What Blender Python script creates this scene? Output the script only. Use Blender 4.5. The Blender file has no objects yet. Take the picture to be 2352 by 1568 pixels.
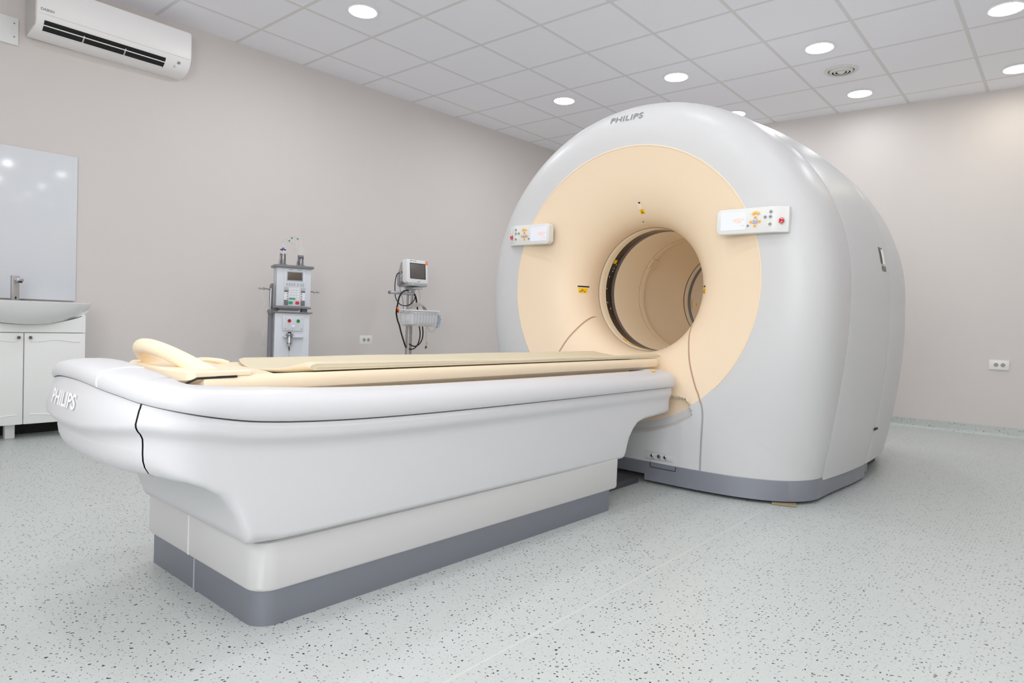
import bpy, bmesh, math, random
import numpy as np
from mathutils import Vector, Matrix
from mathutils.bvhtree import BVHTree

S = bpy.context.scene
COL = S.collection
PI = math.pi
sin, cos, rad = math.sin, math.cos, math.radians
CX = 3.58                      # the scanner's axis (x), bore runs along y

# ------------------------------------------------------------------ materials
MATS = {}
def lin(c):
    return tuple(((v / 12.92) if v <= 0.04045 else ((v + 0.055) / 1.055) ** 2.4) for v in c)
def rgb(r, g, b):
    return lin((r / 255, g / 255, b / 255))
def mat(name, col, rough=0.5, metal=0.0, emit=None, estr=0.0, trans=0.0, alpha=1.0, bump=0.0, bscale=400, coat=0.0, vary=0.0, ior=1.45, spec=0.5):
    if name in MATS: return MATS[name]
    m = bpy.data.materials.new(name); m.use_nodes = True
    nt = m.node_tree; b = nt.nodes['Principled BSDF']
    b.inputs['Base Color'].default_value = (*col, 1)
    b.inputs['Roughness'].default_value = rough
    b.inputs['Metallic'].default_value = metal
    b.inputs['IOR'].default_value = ior
    b.inputs['Specular IOR Level'].default_value = spec
    b.inputs['Transmission Weight'].default_value = trans
    b.inputs['Alpha'].default_value = alpha
    b.inputs['Coat Weight'].default_value = coat
    if emit:
        b.inputs['Emission Color'].default_value = (*emit, 1); b.inputs['Emission Strength'].default_value = estr
    if bump or vary:
        tc = nt.nodes.new('ShaderNodeTexCoord'); n = nt.nodes.new('ShaderNodeTexNoise')
        n.inputs['Scale'].default_value = bscale; n.inputs['Detail'].default_value = 3
        nt.links.new(tc.outputs['Object'], n.inputs['Vector'])
        if bump:
            bp = nt.nodes.new('ShaderNodeBump'); bp.inputs['Strength'].default_value = bump; bp.inputs['Distance'].default_value = 0.002
            nt.links.new(n.outputs['Fac'], bp.inputs['Height']); nt.links.new(bp.outputs['Normal'], b.inputs['Normal'])
        if vary:
            n2 = nt.nodes.new('ShaderNodeTexNoise'); n2.inputs['Scale'].default_value = 6
            nt.links.new(tc.outputs['Object'], n2.inputs['Vector'])
            mx = nt.nodes.new('ShaderNodeMix'); mx.data_type = 'RGBA'
            mx.inputs[6].default_value = (*[c * (1 - vary) for c in col], 1); mx.inputs[7].default_value = (*[min(1, c * (1 + vary)) for c in col], 1)
            nt.links.new(n2.outputs['Fac'], mx.inputs[0]); nt.links.new(mx.outputs[2], b.inputs['Base Color'])
    MATS[name] = m
    return m

M_WHITE = mat('gantry_white', rgb(208, 208, 209), 0.38, bump=0.06, bscale=500)
M_BEIGE = mat('funnel_beige', rgb(240, 219, 192), 0.42, bump=0.05, bscale=500)
M_BORE = mat('bore_beige', rgb(252, 237, 212), 0.35)
M_SKIRT = mat('skirt_grey', rgb(140, 143, 153), 0.38, metal=0.35, bump=0.05, bscale=600)
M_TABLE = mat('table_white', rgb(211, 211, 214), 0.36, bump=0.08, bscale=450)
M_TIER = mat('table_tier_white', rgb(209, 208, 208), 0.4, bump=0.08, bscale=450)
M_TSKIRT = mat('table_skirt_grey', rgb(129, 132, 141), 0.38, metal=0.3, bump=0.05, bscale=600)
M_CRADLE = mat('cradle_beige', rgb(242, 224, 196), 0.38)
M_PAD = mat('mattress_cream', rgb(216, 204, 177), 0.55, bump=0.25, bscale=30, vary=0.03)
M_DARK = mat('gap_dark', rgb(30, 28, 28), 0.6)
M_BLACK = mat('black_plastic', rgb(22, 22, 24), 0.4)
M_SEAM = mat('seam_brown', rgb(184, 150, 124), 0.6)
M_SEAMG = mat('seam_grey', rgb(158, 156, 162), 0.6)
M_LINE = mat('rim_gap_grey', rgb(120, 118, 120), 0.6)
M_WINDOW = mat('scan_window_black', rgb(34, 30, 28), 0.12, coat=0.5)
M_WRING = mat('window_ring_grey', rgb(108, 106, 110), 0.35)
M_LOGO = mat('logo_grey', rgb(140, 142, 146), 0.5)
M_LOGOW = mat('logo_white', rgb(250, 250, 252), 0.3)
M_YEL = mat('sticker_yellow', rgb(250, 196, 0), 0.45)
M_INK = mat('sticker_ink', rgb(70, 52, 10), 0.6)
M_PANEL = mat('panel_grey_white', rgb(226, 226, 224), 0.4)
M_SCREEN = mat('display_screen_lit', rgb(216, 219, 227), 0.25, emit=rgb(226, 230, 245), estr=0.16)
M_DIGIT = mat('display_digit_orange', rgb(250, 180, 140), 0.4, emit=rgb(255, 176, 130), estr=0.28)
M_OBTN = mat('button_orange', rgb(248, 196, 120), 0.45)
M_GBTN = mat('button_grey', rgb(158, 168, 172), 0.45)
M_GPAD = mat('button_pad_lilac', rgb(176, 176, 196), 0.5)
M_LEDY = mat('led_yellow', rgb(240, 250, 120), 0.4, emit=rgb(240, 255, 120), estr=1.2)
M_RED = mat('stop_red', rgb(214, 38, 46), 0.3)
M_CHROME = mat('chrome', rgb(205, 205, 208), 0.16, metal=1.0)
M_BRUSH = mat('brushed_steel', rgb(182, 178, 176), 0.42, metal=0.6)
M_ALU = mat('aluminium_grey', rgb(186, 188, 194), 0.4, metal=0.3)
M_AC = mat('aircon_white', rgb(249, 248, 248), 0.35)
M_ACS = mat('aircon_side_grey', rgb(204, 202, 198), 0.45)
M_GLOSSW = mat('glossy_white_panel', rgb(222, 225, 230), 0.12)
M_CAB = mat('cabinet_white', rgb(236, 237, 236), 0.35)
M_CER = mat('ceramic_white', rgb(222, 223, 224), 0.15, coat=0.3)
M_KNOB = mat('knob_metal', rgb(120, 116, 112), 0.3, metal=0.8)
M_INJ = mat('injector_pale_grey', rgb(214, 217, 224), 0.4)
M_INJG = mat('injector_dark_grey', rgb(126, 126, 130), 0.4)
M_INJK = mat('injector_key_grey', rgb(112, 112, 116), 0.5)
M_KEYW = mat('key_white', rgb(236, 237, 240), 0.5)
M_KEYG = mat('key_pale_grey', rgb(186, 188, 192), 0.5)
M_LCD = mat('lcd_brown', rgb(98, 88, 80), 0.25)
M_GREEN = mat('button_green', rgb(60, 150, 112), 0.4)
M_GREEN2 = mat('lamp_green', rgb(16, 140, 60), 0.3)
M_RED2 = mat('lamp_red', rgb(176, 10, 20), 0.3)
M_REDK = mat('button_red', rgb(212, 48, 62), 0.4)
M_BLUE = mat('plunger_blue', rgb(44, 34, 122), 0.4)
M_CLEAR = mat('clear_plastic', rgb(240, 242, 244), 0.1, alpha=0.12)
M_TUBE = mat('clear_tubing', rgb(224, 222, 220), 0.2, alpha=0.5)
M_GCLIP = mat('clip_green', rgb(18, 140, 92), 0.4)
M_MONW = mat('monitor_white', rgb(232, 232, 234), 0.4)
M_MONG = mat('monitor_grey', rgb(172, 171, 172), 0.45)
M_MSCR = mat('monitor_screen_off', rgb(100, 94, 91), 0.25)
M_ORANGE = mat('label_orange', rgb(250, 150, 96), 0.5)
M_ORANGE2 = mat('plug_orange', rgb(255, 122, 16), 0.5)
M_BIN = mat('bin_translucent', rgb(236, 237, 240), 0.4, alpha=0.8)
M_BINR = mat('bin_rim_white', rgb(228, 229, 231), 0.4)
M_WIRE = mat('basket_wire', rgb(196, 190, 180), 0.3, metal=0.6)
M_CABLE = mat('cable_black', rgb(24, 24, 26), 0.45)
M_LEAD = mat('lead_grey', rgb(176, 172, 166), 0.5)
M_LEADB = mat('lead_blue', rgb(74, 80, 128), 0.5)
M_CUFF = mat('cuff_pale_blue', rgb(176, 188, 206), 0.5)
M_CUFFB = mat('cuff_blue', rgb(120, 165, 196), 0.5)
M_TEAL = mat('clip_teal', rgb(30, 120, 120), 0.5)
M_DRED = mat('clip_dark_red', rgb(130, 34, 36), 0.5)
M_YCLIP = mat('clip_yellow', rgb(236, 190, 70), 0.5)
M_SOCK = mat('socket_white', rgb(236, 236, 232), 0.35)
M_SOCKD = mat('socket_recess', rgb(176, 172, 162), 0.5)
M_HOLE = mat('socket_hole', rgb(96, 86, 72), 0.6)
M_LTRIM = mat('light_trim_white', rgb(244, 244, 244), 0.4)
M_VENT = mat('vent_white', rgb(226, 225, 222), 0.4)
M_PLATE = mat('floor_plate_grey', rgb(92, 92, 98), 0.4, metal=0.5)
M_SHIM = mat('shim_wood', rgb(150, 140, 112), 0.7)
M_MARK = mat('small_print_grey', rgb(150, 150, 154), 0.6)
M_HANDLE = mat('latch_white', rgb(244, 244, 246), 0.3)
M_RECESS = mat('latch_recess', rgb(130, 124, 112), 0.6)
def lens_mat(name, col, s):
    return mat(name, (0.9, 0.9, 0.9), 0.4, emit=col, estr=s)
LAMP = 62.0
M_LENS = lens_mat('lamp_lens', (0.965, 0.985, 1.0), LAMP)
M_LENSW = lens_mat('lamp_lens_warm', (1.0, 0.92, 0.74), LAMP * 0.5)
M_LENSD = lens_mat('lamp_lens_dimmer', (0.965, 0.985, 1.0), LAMP * 0.45)
M_LENSB = lens_mat('lamp_lens_brighter', (0.965, 0.985, 1.0), LAMP * 1.5)

# ------------------------------------------------------------------ mesh tools
def thing(name, label, cat, loc, rotz=0.0, group=None):
    o = bpy.data.objects.new(name, None); COL.objects.link(o)
    o.empty_display_size = 0.05
    o.location = loc; o.rotation_euler = (0, 0, rotz)
    o['label'] = label; o['category'] = cat
    if group: o['group'] = group
    WM[o.name] = Matrix.Translation(loc) @ Matrix.Rotation(rotz, 4, 'Z')
    return o
WM = {}
def tag(o, label, cat, group=None):
    o['label'] = label; o['category'] = cat
    if group: o['group'] = group
    return o

class MB:
    """collects shapes in world coordinates (or in frame M) and links them as one mesh object"""
    def __init__(s, M=None):
        s.v = []; s.f = []; s.mi = []; s.M = M or Matrix.Identity(4); s.cur = 0
    def add(s, vs, fs):
        o = len(s.v)
        s.v += [s.M @ Vector(p) for p in vs]
        s.f += [[i + o for i in f] for f in fs]; s.mi += [s.cur] * len(fs)
        return s
    def bm(s, b):
        b.verts.ensure_lookup_table(); b.verts.index_update()
        s.add([v.co.copy() for v in b.verts], [[v.index for v in f.verts] for f in b.faces]); b.free(); return s
    def box(s, c, size, bev=0.0, seg=2, rot=None):
        b = bmesh.new(); bmesh.ops.create_cube(b, size=1)
        for v in b.verts: v.co = Vector((v.co.x * size[0], v.co.y * size[1], v.co.z * size[2]))
        if bev: bmesh.ops.bevel(b, geom=b.edges[:], offset=bev, segments=seg, affect='EDGES', profile=0.5)
        m = Matrix.Translation(c)
        if rot is not None: m = m @ rot
        bmesh.ops.transform(b, matrix=m, verts=b.verts[:])
        return s.bm(b)
    def lathe(s, prof, n=32, c=(0, 0, 0), axis='z', closed=False, arc=None):
        """prof: list of (r, h) revolved about an axis through c"""
        vs = []; fs = []; k = len(prof)
        full = arc is None
        m = n if full else n + 1
        for i in range(m):
            a = 2 * PI * i / n if full else arc[0] + (arc[1] - arc[0]) * i / n
            for r, h in prof:
                if axis == 'z': p = (c[0] + r * cos(a), c[1] + r * sin(a), c[2] + h)
                elif axis == 'y': p = (c[0] + r * cos(a), c[1] + h, c[2] + r * sin(a))
                else: p = (c[0] + h, c[1] + r * cos(a), c[2] + r * sin(a))
                vs.append(p)
        for i in range(n):
            j = (i + 1) % m
            for q in range(k if closed else k - 1):
                q2 = (q + 1) % k
                fs.append([i * k + q, j * k + q, j * k + q2, i * k + q2])
        return s.add(vs, fs)
    def cyl(s, p0, p1, r, n=20, r2=None, cap=True):
        p0 = Vector(p0); p1 = Vector(p1); d = (p1 - p0).normalized()
        a = d.orthogonal().normalized(); b = d.cross(a); r2 = r if r2 is None else r2
        vs = []
        for p, q in ((p0, r), (p1, r2)):
            vs += [p + a * q * cos(2 * PI * i / n) + b * q * sin(2 * PI * i / n) for i in range(n)]
        fs = [[i, (i + 1) % n, n + (i + 1) % n, n + i] for i in range(n)]
        if cap: fs += [list(range(n))[::-1], list(range(n, 2 * n))]
        return s.add(vs, fs)
    def tube(s, pts, r, n=10, smooth=4, cap=True, closed=False):
        P = [Vector(p) for p in pts]
        rs = r if isinstance(r, (list, tuple)) else [r] * len(P)
        Q = []; R = []
        if smooth and len(P) > 2:
            m = len(P)
            for i in range(m if closed else m - 1):
                p0 = P[(i - 1) % m] if (closed or i > 0) else P[0] * 2 - P[1]
                p1 = P[i]; p2 = P[(i + 1) % m]
                p3 = P[(i + 2) % m] if (closed or i + 2 < m) else P[-1] * 2 - P[-2]
                for k in range(smooth):
                    t = k / smooth
                    Q.append(0.5 * ((2 * p1) + (p2 - p0) * t + (2 * p0 - 5 * p1 + 4 * p2 - p3) * t * t + (3 * p1 - p0 - 3 * p2 + p3) * t ** 3))
                    R.append(rs[i] * (1 - t) + rs[(i + 1) % m] * t)
            if not closed: Q.append(P[-1]); R.append(rs[-1])
        else: Q = P; R = rs
        vs = []; m = len(Q); prev = None
        for i, q in enumerate(Q):
            a = Q[(i + 1) % m] if (closed or i + 1 < m) else q
            b = Q[(i - 1) % m] if (closed or i > 0) else q
            d = (a - b).normalized()
            if prev is None: u = d.orthogonal().normalized()
            else:
                u = prev - d * prev.dot(d); u.normalize()
            prev = u; w = d.cross(u)
            vs += [q + u * R[i] * cos(2 * PI * k / n) + w * R[i] * sin(2 * PI * k / n) for k in range(n)]
        fs = []
        for i in range(m if closed else m - 1):
            j = (i + 1) % m
            fs += [[i * n + k, i * n + (k + 1) % n, j * n + (k + 1) % n, j * n + k] for k in range(n)]
        if cap and not closed: fs += [list(range(n))[::-1], list(range((m - 1) * n, m * n))]
        return s.add(vs, fs)
    def prism(s, poly, z0, z1, axis='z'):
        """poly of (a,b): z -> (a,b,h); y -> (a,h,b); x -> (h,a,b)"""
        n = len(poly)
        f = {'z': lambda a, b, h: (a, b, h), 'y': lambda a, b, h: (a, h, b), 'x': lambda a, b, h: (h, a, b)}[axis]
        vs = [f(a, b, z0) for a, b in poly] + [f(a, b, z1) for a, b in poly]
        fs = [[i, (i + 1) % n, n + (i + 1) % n, n + i] for i in range(n)] + [list(range(n))[::-1], list(range(n, 2 * n))]
        return s.add(vs, fs)
    def loft(s, loops, close=True, cap0=False, cap1=False):
        n = len(loops[0]); vs = [p for l in loops for p in l]; fs = []
        for i in range(len(loops) - 1):
            for k in range(n if close else n - 1):
                k2 = (k + 1) % n
                fs.append([i * n + k, i * n + k2, (i + 1) * n + k2, (i + 1) * n + k])
        if cap0: fs.append(list(range(n))[::-1])
        if cap1: fs.append([(len(loops) - 1) * n + k for k in range(n)])
        return s.add(vs, fs)
    def build(s, name, m, parent=None, smooth=35, kind=None, loc=None, fix=True):
        me = bpy.data.meshes.new(name)
        o = bpy.data.objects.new(name, me); COL.objects.link(o)
        if parent is not None:
            W = WM[parent.name]; o.parent = parent; WM[o.name] = W
        elif loc is not None:
            W = Matrix.Translation(loc); o.location = loc; WM[o.name] = W
        else:
            W = Matrix.Identity(4); WM[o.name] = W
        inv = W.inverted()
        me.from_pydata([inv @ p for p in s.v], [], s.f)
        for mm in (m if isinstance(m, (list, tuple)) else [m]): me.materials.append(mm)
        if isinstance(m, (list, tuple)): me.polygons.foreach_set('material_index', s.mi)
        if fix:
            b = bmesh.new(); b.from_mesh(me)
            bmesh.ops.remove_doubles(b, verts=b.verts[:], dist=1e-6)
            bmesh.ops.recalc_face_normals(b, faces=b.faces[:]); b.to_mesh(me); b.free()
        if smooth:
            me.shade_smooth(); me.set_sharp_from_angle(angle=rad(smooth))
        me.update()
        if kind: o['kind'] = kind
        return o

def lerp(a, b, t): return a + (b - a) * t
def interp(x, xs, ys): return float(np.interp(x, xs, ys))
def sstep(a, b, x):
    t = min(1, max(0, (x - a) / (b - a))); return t * t * (3 - 2 * t)

def rrect(w, h, r, n=5, cx=0, cy=0):
    out = []
    for sx, sy, a0 in ((1, 1, 0), (-1, 1, 90), (-1, -1, 180), (1, -1, 270)):
        for k in range(n + 1):
            a = rad(a0 + 90 * k / n); out.append((cx + sx * (w / 2 - r) + r * cos(a), cy + sy * (h / 2 - r) + r * sin(a)))
    return out

def text_tris(txt, size, bold=0.0, shear=0.0, space=1.0):
    """flat outline mesh of a word, centred on the origin: verts (x,y), faces"""
    c = bpy.data.curves.new('t', 'FONT'); c.body = txt; c.size = size; c.align_x = 'CENTER'; c.align_y = 'CENTER'
    c.offset = bold; c.shear = shear; c.space_character = space; c.resolution_u = 4
    o = bpy.data.objects.new('t', c); COL.objects.link(o)
    dg = bpy.context.evaluated_depsgraph_get(); dg.update()
    me = bpy.data.meshes.new_from_object(o.evaluated_get(dg))
    b = bmesh.new(); b.from_mesh(me); bmesh.ops.triangulate(b, faces=b.faces[:])
    bmesh.ops.subdivide_edges(b, edges=[e for e in b.edges if e.calc_length() > size * 0.25], cuts=2, use_grid_fill=True)
    bmesh.ops.triangulate(b, faces=b.faces[:])
    b.verts.index_update()
    vs = [(v.co.x, v.co.y) for v in b.verts]; fs = [[v.index for v in f.verts] for f in b.faces]
    b.free(); bpy.data.meshes.remove(me); bpy.data.objects.remove(o); bpy.data.curves.remove(c)
    return vs, fs

# ------------------------------------------------------------------ room shell
ZC = 2.99
def xw(y): return 0.262 + 0.036 * y            # left wall, very slightly out of square
def yb(x): return 3.735 + 0.062 * (x - 3.05)   # back wall
Y0, X1 = -4.6, 7.2

def wall_mat(name, col):
    m = mat(name, col, 0.6, bump=0.1, bscale=160, vary=0.012); return m
M_WALL = wall_mat('wall_paint_greige', rgb(217, 211, 208))

def floor_material():
    m = bpy.data.materials.new('speckled_vinyl'); m.use_nodes = True
    nt = m.node_tree; L = nt.links; N = nt.nodes.new; b = nt.nodes['Principled BSDF']
    tc = N('ShaderNodeTexCoord')
    def math_(op, a, bb=None, clamp=False):
        n = N('ShaderNodeMath'); n.operation = op; n.use_clamp = clamp
        for i, v in enumerate((a, bb)):
            if v is None: continue
            if isinstance(v, (int, float)): n.inputs[i].default_value = v
            else: L.new(v, n.inputs[i])
        return n.outputs[0]
    nz = N('ShaderNodeTexNoise'); nz.inputs['Scale'].default_value = 90; nz.inputs['Detail'].default_value = 2
    L.new(tc.outputs['Object'], nz.inputs['Vector'])
    vm = N('ShaderNodeVectorMath'); vm.operation = 'SCALE'; vm.inputs['Scale'].default_value = 0.012
    L.new(nz.outputs['Color'], vm.inputs[0])
    va = N('ShaderNodeVectorMath'); va.operation = 'ADD'; L.new(tc.outputs['Object'], va.inputs[0]); L.new(vm.outputs[0], va.inputs[1])
    s3 = N('ShaderNodeSeparateXYZ'); L.new(va.outputs[0], s3.inputs[0])
    cb = N('ShaderNodeCombineXYZ')
    L.new(math_('ADD', s3.outputs['X'], s3.outputs['Z']), cb.inputs[0]); L.new(math_('ADD', s3.outputs['Y'], math_('MULTIPLY', s3.outputs['Z'], 0.62)), cb.inputs[1])
    def speck(scale, r0, k, r1):
        """2D cells whose random number exceeds r0 hold a fleck of radius r1 and up"""
        v = N('ShaderNodeTexVoronoi'); v.voronoi_dimensions = '2D'; v.inputs['Scale'].default_value = scale
        L.new(cb.outputs[0], v.inputs['Vector'])
        sp = N('ShaderNodeSeparateColor'); L.new(v.outputs['Color'], sp.inputs[0])
        on = math_('GREATER_THAN', sp.outputs[0], r0)
        rad_ = math_('ADD', math_('MULTIPLY', math_('SUBTRACT', sp.outputs[0], r0), k), r1)
        return math_('MULTIPLY', on, math_('MULTIPLY', math_('SUBTRACT', rad_, v.outputs['Distance']), 22, clamp=True))
    s1 = speck(76, 0.55, 0.34, 0.085); s2 = speck(130, 0.5, 0.3, 0.09)
    big = N('ShaderNodeTexNoise'); big.inputs['Scale'].default_value = 1.3; L.new(tc.outputs['Object'], big.inputs['Vector'])
    base = N('ShaderNodeMix'); base.data_type = 'RGBA'
    base.inputs[6].default_value = (*rgb(192, 197, 195), 1); base.inputs[7].default_value = (*rgb(198, 203, 201), 1)
    L.new(big.outputs['Fac'], base.inputs[0])
    a = N('ShaderNodeMix'); a.data_type = 'RGBA'; a.inputs[7].default_value = (*rgb(172, 176, 174), 1)
    L.new(s2, a.inputs[0]); L.new(base.outputs[2], a.inputs[6])
    c = N('ShaderNodeMix'); c.data_type = 'RGBA'; c.inputs[7].default_value = (*rgb(50, 54, 54), 1)
    L.new(s1, c.inputs[0]); L.new(a.outputs[2], c.inputs[6])
    # welded sheet joints, one every two metres
    sx = N('ShaderNodeSeparateXYZ'); L.new(tc.outputs['Object'], sx.inputs[0])
    d = math_('ABSOLUTE', math_('SUBTRACT', math_('MODULO', math_('ADD', sx.outputs['X'], 20 - 4.42 + 1.0), 2.0), 1.0))
    ln = math_('LESS_THAN', d, 0.0035)
    e = N('ShaderNodeMix'); e.data_type = 'RGBA'; e.inputs[7].default_value = (*rgb(206, 205, 201), 1)
    L.new(ln, e.inputs[0]); L.new(c.outputs[2], e.inputs[6])
    L.new(e.outputs[2], b.inputs['Base Color'])
    b.inputs['Roughness'].default_value = 0.38
    bp = N('ShaderNodeBump'); bp.inputs['Strength'].default_value = 0.08; bp.inputs['Distance'].default_value = 0.001
    L.new(nz.outputs['Fac'], bp.inputs['Height']); L.new(bp.outputs['Normal'], b.inputs['Normal'])
    return m
M_FLOOR = floor_material()

def ceiling_material():
    m = bpy.data.materials.new('ceiling_tile_grid'); m.use_nodes = True
    nt = m.node_tree; L = nt.links; N = nt.nodes.new; b = nt.nodes['Principled BSDF']
    tc = N('ShaderNodeTexCoord'); sx = N('ShaderNodeSeparateXYZ'); L.new(tc.outputs['Object'], sx.inputs[0])
    def math_(op, a, bb=None):
        n = N('ShaderNodeMath'); n.operation = op
        for i, v in enumerate((a, bb)):
            if v is None: continue
            if isinstance(v, (int, float)): n.inputs[i].default_value = v
            else: L.new(v, n.inputs[i])
        return n.outputs[0]
    def line(out, off, p, w):
        d = math_('ABSOLUTE', math_('SUBTRACT', math_('MODULO', math_('ADD', out, 30 * p - off + p / 2), p), p / 2))
        return d, math_('LESS_THAN', d, w)
    dx, lx = line(sx.outputs['X'], 0.045, 0.594, 0.013)
    dy, ly = line(sx.outputs['Y'], -0.04, 0.596, 0.013)
    g = math_('MAXIMUM', lx, ly)
    nz = N('ShaderNodeTexNoise'); nz.inputs['Scale'].default_value = 260; nz.inputs['Detail'].default_value = 4
    L.new(tc.outputs['Object'], nz.inputs['Vector'])
    mx = N('ShaderNodeMix'); mx.data_type = 'RGBA'
    mx.inputs[6].default_value = (*rgb(247, 247, 252), 1); mx.inputs[7].default_value = (*rgb(226, 226, 225), 1)
    L.new(g, mx.inputs[0]); L.new(mx.outputs[2], b.inputs['Base Color'])
    b.inputs['Roughness'].default_value = 0.75
    h = math_('ADD', math_('MULTIPLY', g, -2.0), math_('MULTIPLY', nz.outputs['Fac'], 0.25))
    bp = N('ShaderNodeBump'); bp.inputs['Strength'].default_value = 0.25; bp.inputs['Distance'].default_value = 0.003
    L.new(h, bp.inputs['Height']); L.new(bp.outputs['Normal'], b.inputs['Normal'])
    return m
M_CEIL = ceiling_material()

T = 0.12
def slab(name, quad, z0, z1, m):
    return MB().prism(quad, z0, z1).build(name, m, kind='structure', smooth=0)
fl = [(xw(Y0), Y0), (X1, Y0), (X1, yb(X1)), (xw(4.0), yb(xw(4.0)))]
bl, br = fl[3], fl[2]
slab('floor', fl, -T, 0, M_FLOOR)
slab('ceiling', fl, ZC, ZC + T, M_CEIL)
slab('wall_left', [(xw(Y0) - T, Y0), fl[0], fl[3], (fl[3][0] - T, fl[3][1])], -T, ZC + T, M_WALL)
slab('wall_back', [bl, br, (br[0], br[1] + T), (bl[0], bl[1] + T)], -T, ZC + T, M_WALL)
slab('wall_right', [(X1, Y0), (X1 + T, Y0), (X1 + T, br[1]), (X1, br[1])], -T, ZC + T, M_WALL)
slab('wall_front', [(fl[0][0], Y0 - T), (X1, Y0 - T), (X1, Y0), fl[0]], -T, ZC + T, M_WALL)
# coved vinyl upstand along the walls
def cove(name, p0, p1, nrm):
    h, r, t = 0.085, 0.03, 0.006
    prof = [(0.0, h), (t * 0.5, h), (t, h - 0.002)] + [(t + r - r * cos(rad(a)), r - r * sin(rad(a))) for a in range(0, 91, 15)] + [(t + r, 0.0002), (0.0, 0.0002)]
    loops = [[(p[0] + nrm[0] * d, p[1] + nrm[1] * d, z) for d, z in prof] for p in (p0, p1)]
    return MB().loft(loops, cap0=True, cap1=True).build(name, M_FLOOR, kind='structure', smooth=40)
cove('baseboard_back', (bl[0] + 0.04, bl[1] + 0.0), br, (0.06, -0.998))
cove('baseboard_left', fl[0], bl, (0.999, -0.036))
cove('baseboard_right', (X1, Y0), (X1, br[1]), (-1, 0))

# ------------------------------------------------------------------ camera
cam = bpy.data.cameras.new('camera'); co = bpy.data.objects.new('camera', cam); COL.objects.link(co)
YAW, PIT, ROL = -0.708897652, -0.0321661427, 0.0384401083
fw = Vector((sin(YAW) * cos(PIT), cos(YAW) * cos(PIT), sin(PIT)))
r0 = Vector((cos(YAW), -sin(YAW), 0)); u0 = r0.cross(fw)
rr = r0 * cos(ROL) + u0 * sin(ROL); uu = -r0 * sin(ROL) + u0 * cos(ROL)
co.matrix_world = Matrix(((rr.x, uu.x, -fw.x, 5.48762678), (rr.y, uu.y, -fw.y, -3.19810528), (rr.z, uu.z, -fw.z, 0.841800827), (0, 0, 0, 1)))
cam.sensor_width = 36; cam.lens = 1509.38 / 2352 * 36; cam.clip_start = 0.05
S.camera = co

# ------------------------------------------------------------------ lights
def ceiling_light(x, y, label, m=M_LENS, r=0.094):
    t = thing('ceiling_light', label, 'ceiling light', (x, y, ZC), 0, 'round downlights in the ceiling')
    MB().lathe([(r, -0.0005), (r + 0.016, -0.0015), (r + 0.02, -0.005), (r + 0.012, -0.011), (r + 0.002, -0.010), (r - 0.001, -0.006)], 40, (x, y, ZC)).build('trim_ring', M_LTRIM, t)
    b = MB(); b.add([(x, y, ZC - 0.006)] + [(x + r * cos(2 * PI * i / 32), y + r * sin(2 * PI * i / 32), ZC - 0.006) for i in range(32)], [[0, 1 + (i + 1) % 32, 1 + i] for i in range(32)])
    b.build('lens', m, t, smooth=0, fix=False)
    return t
ceiling_light(1.544, -0.358, 'round recessed ceiling light nearest to the air conditioner', M_LENSB)
ceiling_light(1.610, 1.962, 'round recessed ceiling light left of the scanner top, closest to the left wall', M_LENSB)
ceiling_light(2.766, 2.010, 'round recessed ceiling light straight above the scanner top')
ceiling_light(3.907, 2.080, 'round recessed ceiling light on the tile just in front of the round vent')
ceiling_light(3.910, 3.286, 'round recessed ceiling light between the round vent and the back wall', M_LENSD)
ceiling_light(5.036, 2.130, 'round recessed ceiling light cut by the top right corner of the photo')
ceiling_light(5.030, 3.360, 'warm round recessed ceiling light near the back wall at the right edge', M_LENSW)
ceiling_light(2.790, 3.236, 'round recessed ceiling light almost hidden behind the scanner top', M_LENSD)
def downlight(x, y, e=1.0):
    l = bpy.data.lights.new('downlight', 'AREA'); l.shape = 'DISK'; l.size = 0.19
    l.energy = LAMP * PI * PI * 0.094 ** 2 * e; l.color = (0.965, 0.985, 1.0)
    o = bpy.data.objects.new('downlight', l); COL.objects.link(o); o.location = (x, y, ZC - 0.02)
for x in (1.54, 2.78, 3.9, 5.03, 6.2):
    for y in (-4.0, -2.7, -1.5, -0.36):
        if (x, y) != (1.54, -0.36): downlight(x, y, 0.25 if x > 4.5 else (0.35 if y > -1 else (0.2 if x < 2 else 0.62)))
for p in ((6.2, 0.9), (6.2, 2.1), (6.2, 3.3)): downlight(*p, 0.28)

# unseen fill light added behind the camera, with a made-up window frame round it
WX, WZ = 5.6, 1.7
wf = MB()
for c, sz in (((WX, Y0 + 0.02, WZ + 0.73), (2.52, 0.05, 0.06)), ((WX, Y0 + 0.02, WZ - 0.73), (2.52, 0.05, 0.06)), ((WX - 1.23, Y0 + 0.02, WZ), (0.06, 0.05, 1.4)), ((WX + 1.23, Y0 + 0.02, WZ), (0.06, 0.05, 1.4)), ((WX, Y0 + 0.02, WZ), (0.05, 0.05, 1.4))): wf.box(c, sz, 0.004)
wf.build('added_window_1', M_LTRIM, kind='structure')
wl_ = bpy.data.lights.new('added_fill_light', 'AREA'); wl_.shape = 'RECTANGLE'; wl_.size = 2.4; wl_.size_y = 1.4; wl_.energy = 57; wl_.color = (0.96, 0.985, 1.0)
wo = bpy.data.objects.new('added_fill_light', wl_); COL.objects.link(wo); wo.location = (WX, Y0 + 0.05, WZ); wo.rotation_euler = (PI / 2, 0, 0)

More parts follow.
